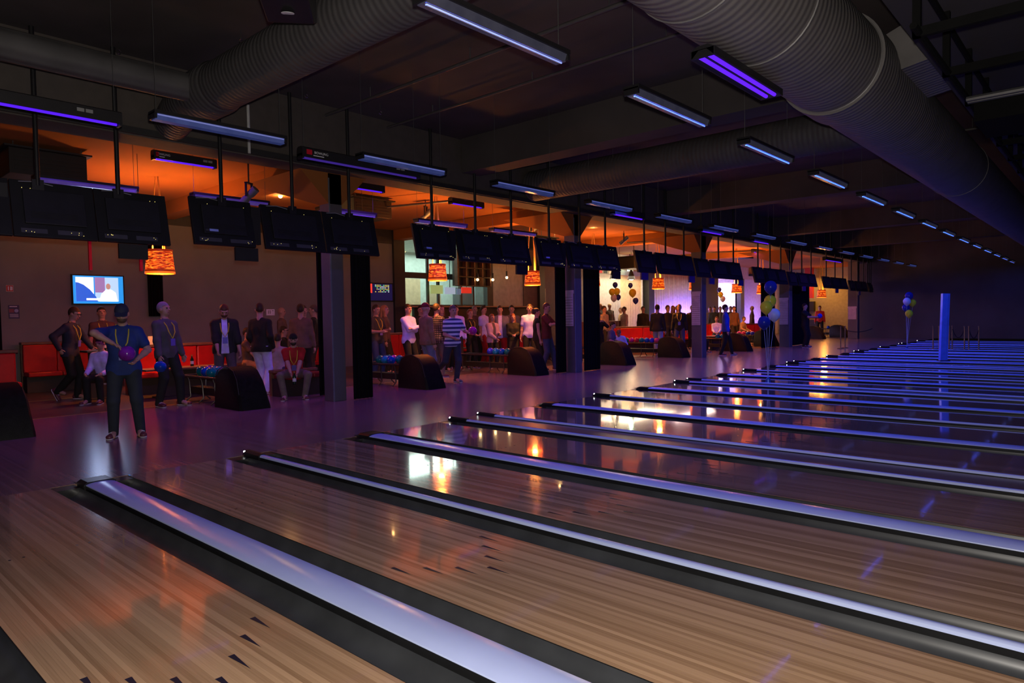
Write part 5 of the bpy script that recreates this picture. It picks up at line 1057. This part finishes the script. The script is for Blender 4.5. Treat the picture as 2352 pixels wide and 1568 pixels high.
who(513, 701, 4, 'bearded man in open dark jacket over white T-shirt looking down', dep=14.5, top=WH_UV, jacket=(.018, .017, .018), legs=(.075, .06, .055), hair=(.08, .032, .015), beard=True, lanyard=True, hp=.45, res=R1, lean=.1, sleeve='rolled', hands=[(-.27, .12, .80), (.14, .30, .86)])
who(603, 698, 150, 'man in black jacket and glowing white trousers seen from behind', foot=905, top=(.014, .013, .014), legs=(.60, .56, .86), hair=(.03, .018, .012), res=R1, hy=.5, hp=.1, hands=[(-.17, .1, .93), (.22, .06, .93)], feet=[(-.1, .12, 0), (.09, -.02, 0)], shoes=(.25, .02, .03))  # white trousers, black-light glow tinted into the cloth
t, q = who(673, 762, 0, 'seated bearded man in red T-shirt holding a bottle between his knees', dep=14.2, pose='sit', top=RD, legs=KH, sleeve='short', beard=True, cap=((.01, .01, .012), False), hair=(.03, .02, .015), lanyard=True, res=R1, lean=.28, feet=[(-.2, .42, 0), (.2, .45, 0)], knees=[(-.5, 1, .2), (.5, 1, .2)], hands=[(-.05, .46, .50), (.06, .46, .52)], belly=.03)
bottle(to_world(t, (0.0, .58, .34)), 'bottle held by the seated man in red')
who(568, 752, 70, 'seated man with raised elbow beside the white trousers', dep=16.2, pose='sit', top=BR, legs=(.30, .14, .05), sleeve='short', lanyard=True, res=R2, hands=[(-.12, .2, 1.2), (.17, .36, .66)], poles=[(-1, .3, .2), (.5, -1, -.3)])
who(636, 765, 175, 'person in pale pink sweater seated with back turned beside white trousers', dep=15.3, pose='sit', top=(.36, .25, .21), legs=(.05, .04, .05), res=R2, lean=.2)
who(652, 748, 80, 'man in glasses and dark shirt seated behind the pink sweater', dep=17.0, pose='sit', top=BK_, legs=BK_, glasses=True, res=R2, hair=(.02, .012, .01))
who(647, 709, 75, 'bald man in brown shirt standing near the toilet sign', dep=20.2, top=(.13, .08, .055), legs=BK_, hairstyle='bald', res=R2)
who(690, 697, 170, 'man in brown jacket with back turned behind the seated red shirt', dep=16.4, top=(.14, .08, .045), legs=BK_, res=R2)
who(697, 691, 20, 'man in blue-black top half hidden behind the brown jacket', dep=18, top=NV, legs=BK_, res=R3, hair=(.06, .03, .02))
who(719, 694, -100, 'man in black coat standing by the first column drape', dep=17.6, top=BK_, legs=(.04, .03, .025), res=R2, hair=(.08, .05, .035))
who(863, 685, 45, 'man in dark polo and jeans holding a drink right of the first column', dep=18.6, top=(.03, .03, .032), legs=JN, hair=(.05, .025, .015), res=R2, hp=.1, lanyard=True, sleeve='short', hands=[(-.12, .3, 1.18), (.14, .28, 1.14)])
who(884, 702, 80, 'woman with blonde hair behind the man in dark polo', dep=19.8, top=BR, legs=BK_, hair=(.32, .15, .05), hairstyle='long', res=R2)
who(937, 694, 50, 'man in glowing white shirt with crossed arms and black trousers', dep=18.5, top=WH_UV, legs=BK_, hair=(.02, .013, .01), res=R2, hands=[(.12, .2, 1.20), (-.10, .22, 1.24)], poles=[(-1, -.2, -.5), (1, -.2, -.5)])
who(966, 694, 10, 'man in dark top behind the maroon beanie', dep=20.5, top=BK_, legs=BK_, res=R3)
who(978, 697, 120, 'man in maroon beanie and tan jacket with jeans', dep=17.2, top=(.22, .13, .07), legs=(.16, .18, .24), cap=((.12, .01, .02), False), res=R2)
who(1003, 695, 135, 'person in dark plaid shirt beside the tan jacket', dep=18.5, topmat=stripes('plaid', (.02, .018, .02), (.16, .12, .11), 6, 'Z', (.3, .28, .28)), legs=(.10, .09, .08), hair=(.025, .014, .01), res=R2)
who(1014, 702, 30, 'woman with long brown hair behind the plaid shirt', dep=20.5, top=BK_, legs=BK_, hair=(.14, .05, .02), hairstyle='long', res=R3)
t, q = who(1041, 705, 28, 'bowler in blue and white striped polo stepping with a magenta ball', foot=878, topmat=stripes('polo_stripes', (.05, .05, .14), (.62, .62, .70), 3.2), legs=(.03, .035, .05), sleeve='short', hair=(.09, .06, .045), res=R2, lean=.08, hands=[(-.3, .24, 1.16), (.12, .25, 1.05)], feet=[(-.07, .03, 0), (.16, -.45, .22, 0, 1, .9)], shoes=(.1, .1, .12))
ball(to_world(t, (-.36, .33, 1.20)), 'magenta', 'magenta ball in the hands of the striped polo bowler')
who(1046, 701, 0, 'man in white shirt behind the striped polo', dep=21, top=WH_UV, legs=BK_, res=R3, hair=(.03, .02, .014))
who(1080, 713, 35, 'person with short red hair in black top and lanyard', dep=21.6, top=BK_, legs=BK_, hair=(.20, .05, .02), hairstyle='bob', lanyard=True, res=R2, hands=[(-.1, .3, 1.05), (.1, .3, 1.05)])
who(1090, 699, 20, 'grey haired man behind the short red hair', dep=23.4, top=BR, legs=BK_, hair=(.3, .2, .15), res=R3)
who(1111, 701, 60, 'man in white T-shirt left of the pink coat', dep=23, top=WH_UV, legs=RD, sleeve='short', res=R3, hair=(.03, .02, .014))
who(1130, 711, 38, 'woman with long auburn hair in pale pink coat', dep=21.6, top=(.08, .07, .07), jacket=(.42, .28, .33), legs=BK_, hair=(.22, .07, .03), hairstyle='long', res=R2, hands=[(-.08, .3, 1.12), (.1, .28, 1.0)], H=1.68)
who(1148, 705, 0, 'man in white T-shirt and dark jacket right of the pink coat', dep=22, top=WH_UV, legs=RD, jacket=(.09, .10, .15), res=R3)
who(1178, 709, 5, 'woman with long brown hair in a black dress holding a phone', dep=21.6, top=BK_, legs=BK_, hair=(.13, .05, .025), hairstyle='long', skirt=True, res=R2, hands=[(-.06, .28, 1.1), (.07, .28, 1.08)], H=1.68)
who(1175, 694, 0, 'dark haired person behind the black dress', dep=23, top=GY, legs=BK_, res=R3, hair=(.02, .014, .01))
who(1216, 686, 0, 'tall man in white T-shirt behind the seated child', dep=21.5, top=WH_UV, legs=BK_, sleeve='short', res=R2, hair=(.03, .018, .012))
who(1211, 730, 80, 'person lit orange seated below the tall white T-shirt', dep=22, pose='sit', top=(.35, .16, .05), legs=KH, res=R3, hair=(.3, .15, .05), hairstyle='bob')  # orange lamp light is put into the colour of the top
who(1233, 711, 100, 'woman in black sleeveless top beside the maroon shirt bowler', dep=20.5, top=BK_, legs=BK_, sleeve='none', hair=(.05, .025, .02), hairstyle='bun', res=R2)
t, q = who(1257, 683, 72, 'bowler in maroon T-shirt and jeans raising a magenta ball', foot=850, top=(.10, .015, .02), legs=(.035, .05, .12), sleeve='short', hair=(.10, .05, .03), res=R2, hp=.1, hands=[(-.1, .42, 1.24), (.12, .42, 1.26)], feet=[(-.1, .2, 0), (.1, -.1, 0)])
ball(to_world(t, (0, .55, 1.31)), 'magenta', 'magenta ball raised by the maroon bowler beside the drape')
# beyond the second column
who(1388, 692, 60, 'man in tan polo standing at the food counter', dep=28.2, top=(.26, .2, .17), legs=BK_, res=R3, sleeve='short')
t, q = who(1374, 722, 20, 'person in black holding a cyan ball beside the drape', dep=24.2, top=BK_, legs=BK_, res=R3, hands=[(-.1, .3, 1.42), (.12, .3, 1.4)], H=1.7)
ball(atd(1370, 717, 23.6), 'cyan', 'cyan ball held high beside the second column drape')
who(1399, 738, 70, 'person in grey T-shirt seated behind the ball return past the second column', dep=23.6, pose='sit', top=(.11, .09, .11), legs=BK_, sleeve='short', res=R2, lean=.2)
who(1421, 746, 0, 'person in glowing white shirt bending over the rack past the second column', dep=24.6, pose='sit', top=WH_UV, legs=BK_, res=R2, lean=.6, hp=.3, hair=(.2, .1, .05))
who(1433, 702, -60, 'man in pale shirt near the ochre wall', dep=32, top=(.4, .34, .3), legs=BK_, res=R3)
who(1477, 700, 20, 'man in black coat left of the jeans and dark jacket', dep=31.6, top=BK_, legs=BK_, res=R3)
who(1510, 696, 165, 'man in dark jacket and pale jeans seen from behind', dep=27, top=(.02, .018, .018), legs=(.28, .3, .38), res=R2, hair=(.04, .022, .016), feet=[(-.1, .1, 0), (.12, -.15, 0)])
who(1534, 699, 40, 'man with short hair in black between two others before the curtain', dep=29.5, top=BK_, legs=BK_, res=R3, hair=(.06, .03, .02))
who(1545, 704, -30, 'woman with reddish hair before the pale curtain', dep=30.5, top=BR, legs=BK_, res=R3, hair=(.2, .06, .02), hairstyle='long')
who(1560, 701, 0, 'man in black jacket with lanyard walking before the curtain', dep=27.5, top=BK_, legs=(.06, .07, .1), res=R2, lanyard=True, hair=(.14, .08, .05))
who(1556, 698, 30, 'dark haired person behind the lanyard man', dep=31.5, top=GY, legs=BK_, res=R3)
who(1590, 697, 15, 'man in black coat seated high by the third column', dep=31, top=BK_, legs=BK_, res=R3)
who(1600, 740, 60, 'person in tan coat bending by the third column', dep=28.5, pose='sit', top=(.3, .2, .12), legs=BK_, lean=.5, res=R3)
# beyond the third column
for px, hy_, tp, lab in ((1630, 700, BR, 'brown clad person left in the violet doorway crowd'), (1640, 694, BK_, 'black clad person in the violet doorway crowd'), (1654, 697, BK_, 'second black clad person in the violet doorway crowd'), (1678, 690, BK_, 'black clad person right in the violet doorway crowd')): who(px, hy_, 0, lab, dep=37.4+(px % 4)*.45, top=tp, legs=BK_, res=R3)
who(1668, 688, 150, 'person in bright blue shirt in the violet doorway crowd', dep=39, top=(.03, .10, .5), legs=BK_, res=R3)
who(1667, 702, 95, 'bowler in grey top and blue apron walking past the third column', foot=816, top=(.12, .11, .13), legs=BK_, jacket=(.015, .05, .35), res=R2, feet=[(-.1, .22, 0), (.1, -.18, 0)])
who(1646, 727, 0, 'woman in glowing white blouse seated past the third column', dep=32, pose='sit', top=WH_UV, legs=BK_, res=R2, hair=(.12, .04, .02), hairstyle='bun', hands=[(-.1, .35, .75), (.1, .35, .75)])
who(1686, 705, 30, 'brown clad person behind the blue apron', dep=35.5, top=BR, legs=BK_, res=R3)
who(1703, 726, 60, 'person in tan jacket seated left of balloons', dep=35.2, pose='sit', top=TAN, legs=BK_, res=R2, lean=.2)
who(1727, 700, -90, 'man in brown shirt standing left of balloons', dep=38.2, top=BR, legs=BK_, res=R3, hairstyle='bald')
t, q = who(1849, 694, 70, 'bowler in black holding a blue ball before the orange shop', dep=31, top=BK_, legs=BK_, sleeve='short', res=R2, hands=[(-.08, .45, 1.22), (.1, .45, 1.24)], hair=(.02, .015, .015))
ball(to_world(t, (0, .58, 1.28)), 'royal', 'royal blue ball held by the black clad bowler at the shop')
who(1883, 703, 0, 'person in red shirt behind the orange shop counter', dep=44, top=(.6, .03, .02), legs=BK_, res=R3, hair=(.1, .04, .02))
who(1757, 752, 0, 'crouching person half hidden behind the low blue balloon', dep=34.2, pose='sit', top=BK_, legs=BK_, res=R3)
# chefs
who(1379, 668, 60, 'chef in pale hat stooping at the food counter', dep=33, top=(.04, .035, .03), legs=BK_, cap=((.6, .45, .28), False), res=R3, H=1.85, z0=.3)
who(1400, 668, 40, 'second chef in pale hat at the food counter', dep=33.4, top=(.05, .04, .03), legs=BK_, cap=((.6, .45, .28), False), res=R3, H=1.85, z0=.3)
who(1425, 662, -80, 'cook in orange-lit pale shirt behind the food counter', dep=34.5, top=(.5, .35, .2), legs=BK_, res=R3, H=1.97, hair=(.1, .04, .02))
# ================================================================ small things on rails and ledges
m_card = mat('cream_card', (.75, .6, .35), .5)
for px, py, dep, lab in ((349, 768, 15.2, 'small cream menu stand beside the older man in grey'), (690, 757, 18.9, 'small cream menu stand on the bench rail by the black coat')):
    p = atd(px, py, dep); t = thing('menu_stand', (p.x, p.y, 1.12 if px < 400 else 1.15), math.radians(-25), lab, 'menu stand', 'cream menu stands')
    G().prism([(-.06, 0), (.06, 0), (.008, .2), (-.008, .2)], -.08, .08, 'y').obj('folded_card', m_card, t); G().box((-.07, -.09, 0), (.07, .09, .012)).obj('stand_base', m_base, t)
for px, py, lab in ((272, 95, 'tiny steel hook on the high ceiling above the first black light'), (553, 70, 'tiny twin steel hook on the high ceiling left of the dark duct'), (703, 200, 'tiny steel hook on the high ceiling above the second lamp'), (873, 240, 'tiny steel hook on the high ceiling by the thin pipe')):
    p = onz(px, py, Z_HALL); t = thing('ceiling_hook', (p.x, p.y, Z_HALL), 0, lab, 'hook', 'steel hooks in the high ceiling')
    G().tube([(0, 0, 0), (0, 0, -.12)], .008, 6).obj('hook_shank', _M['chrome'], t); G().tube([(0, .03*math.cos(a), -.15+.03*math.sin(a)) for a in np.linspace(0, 5.5, 10)], .007, 6).obj('hook_eye', _M['chrome'], t)
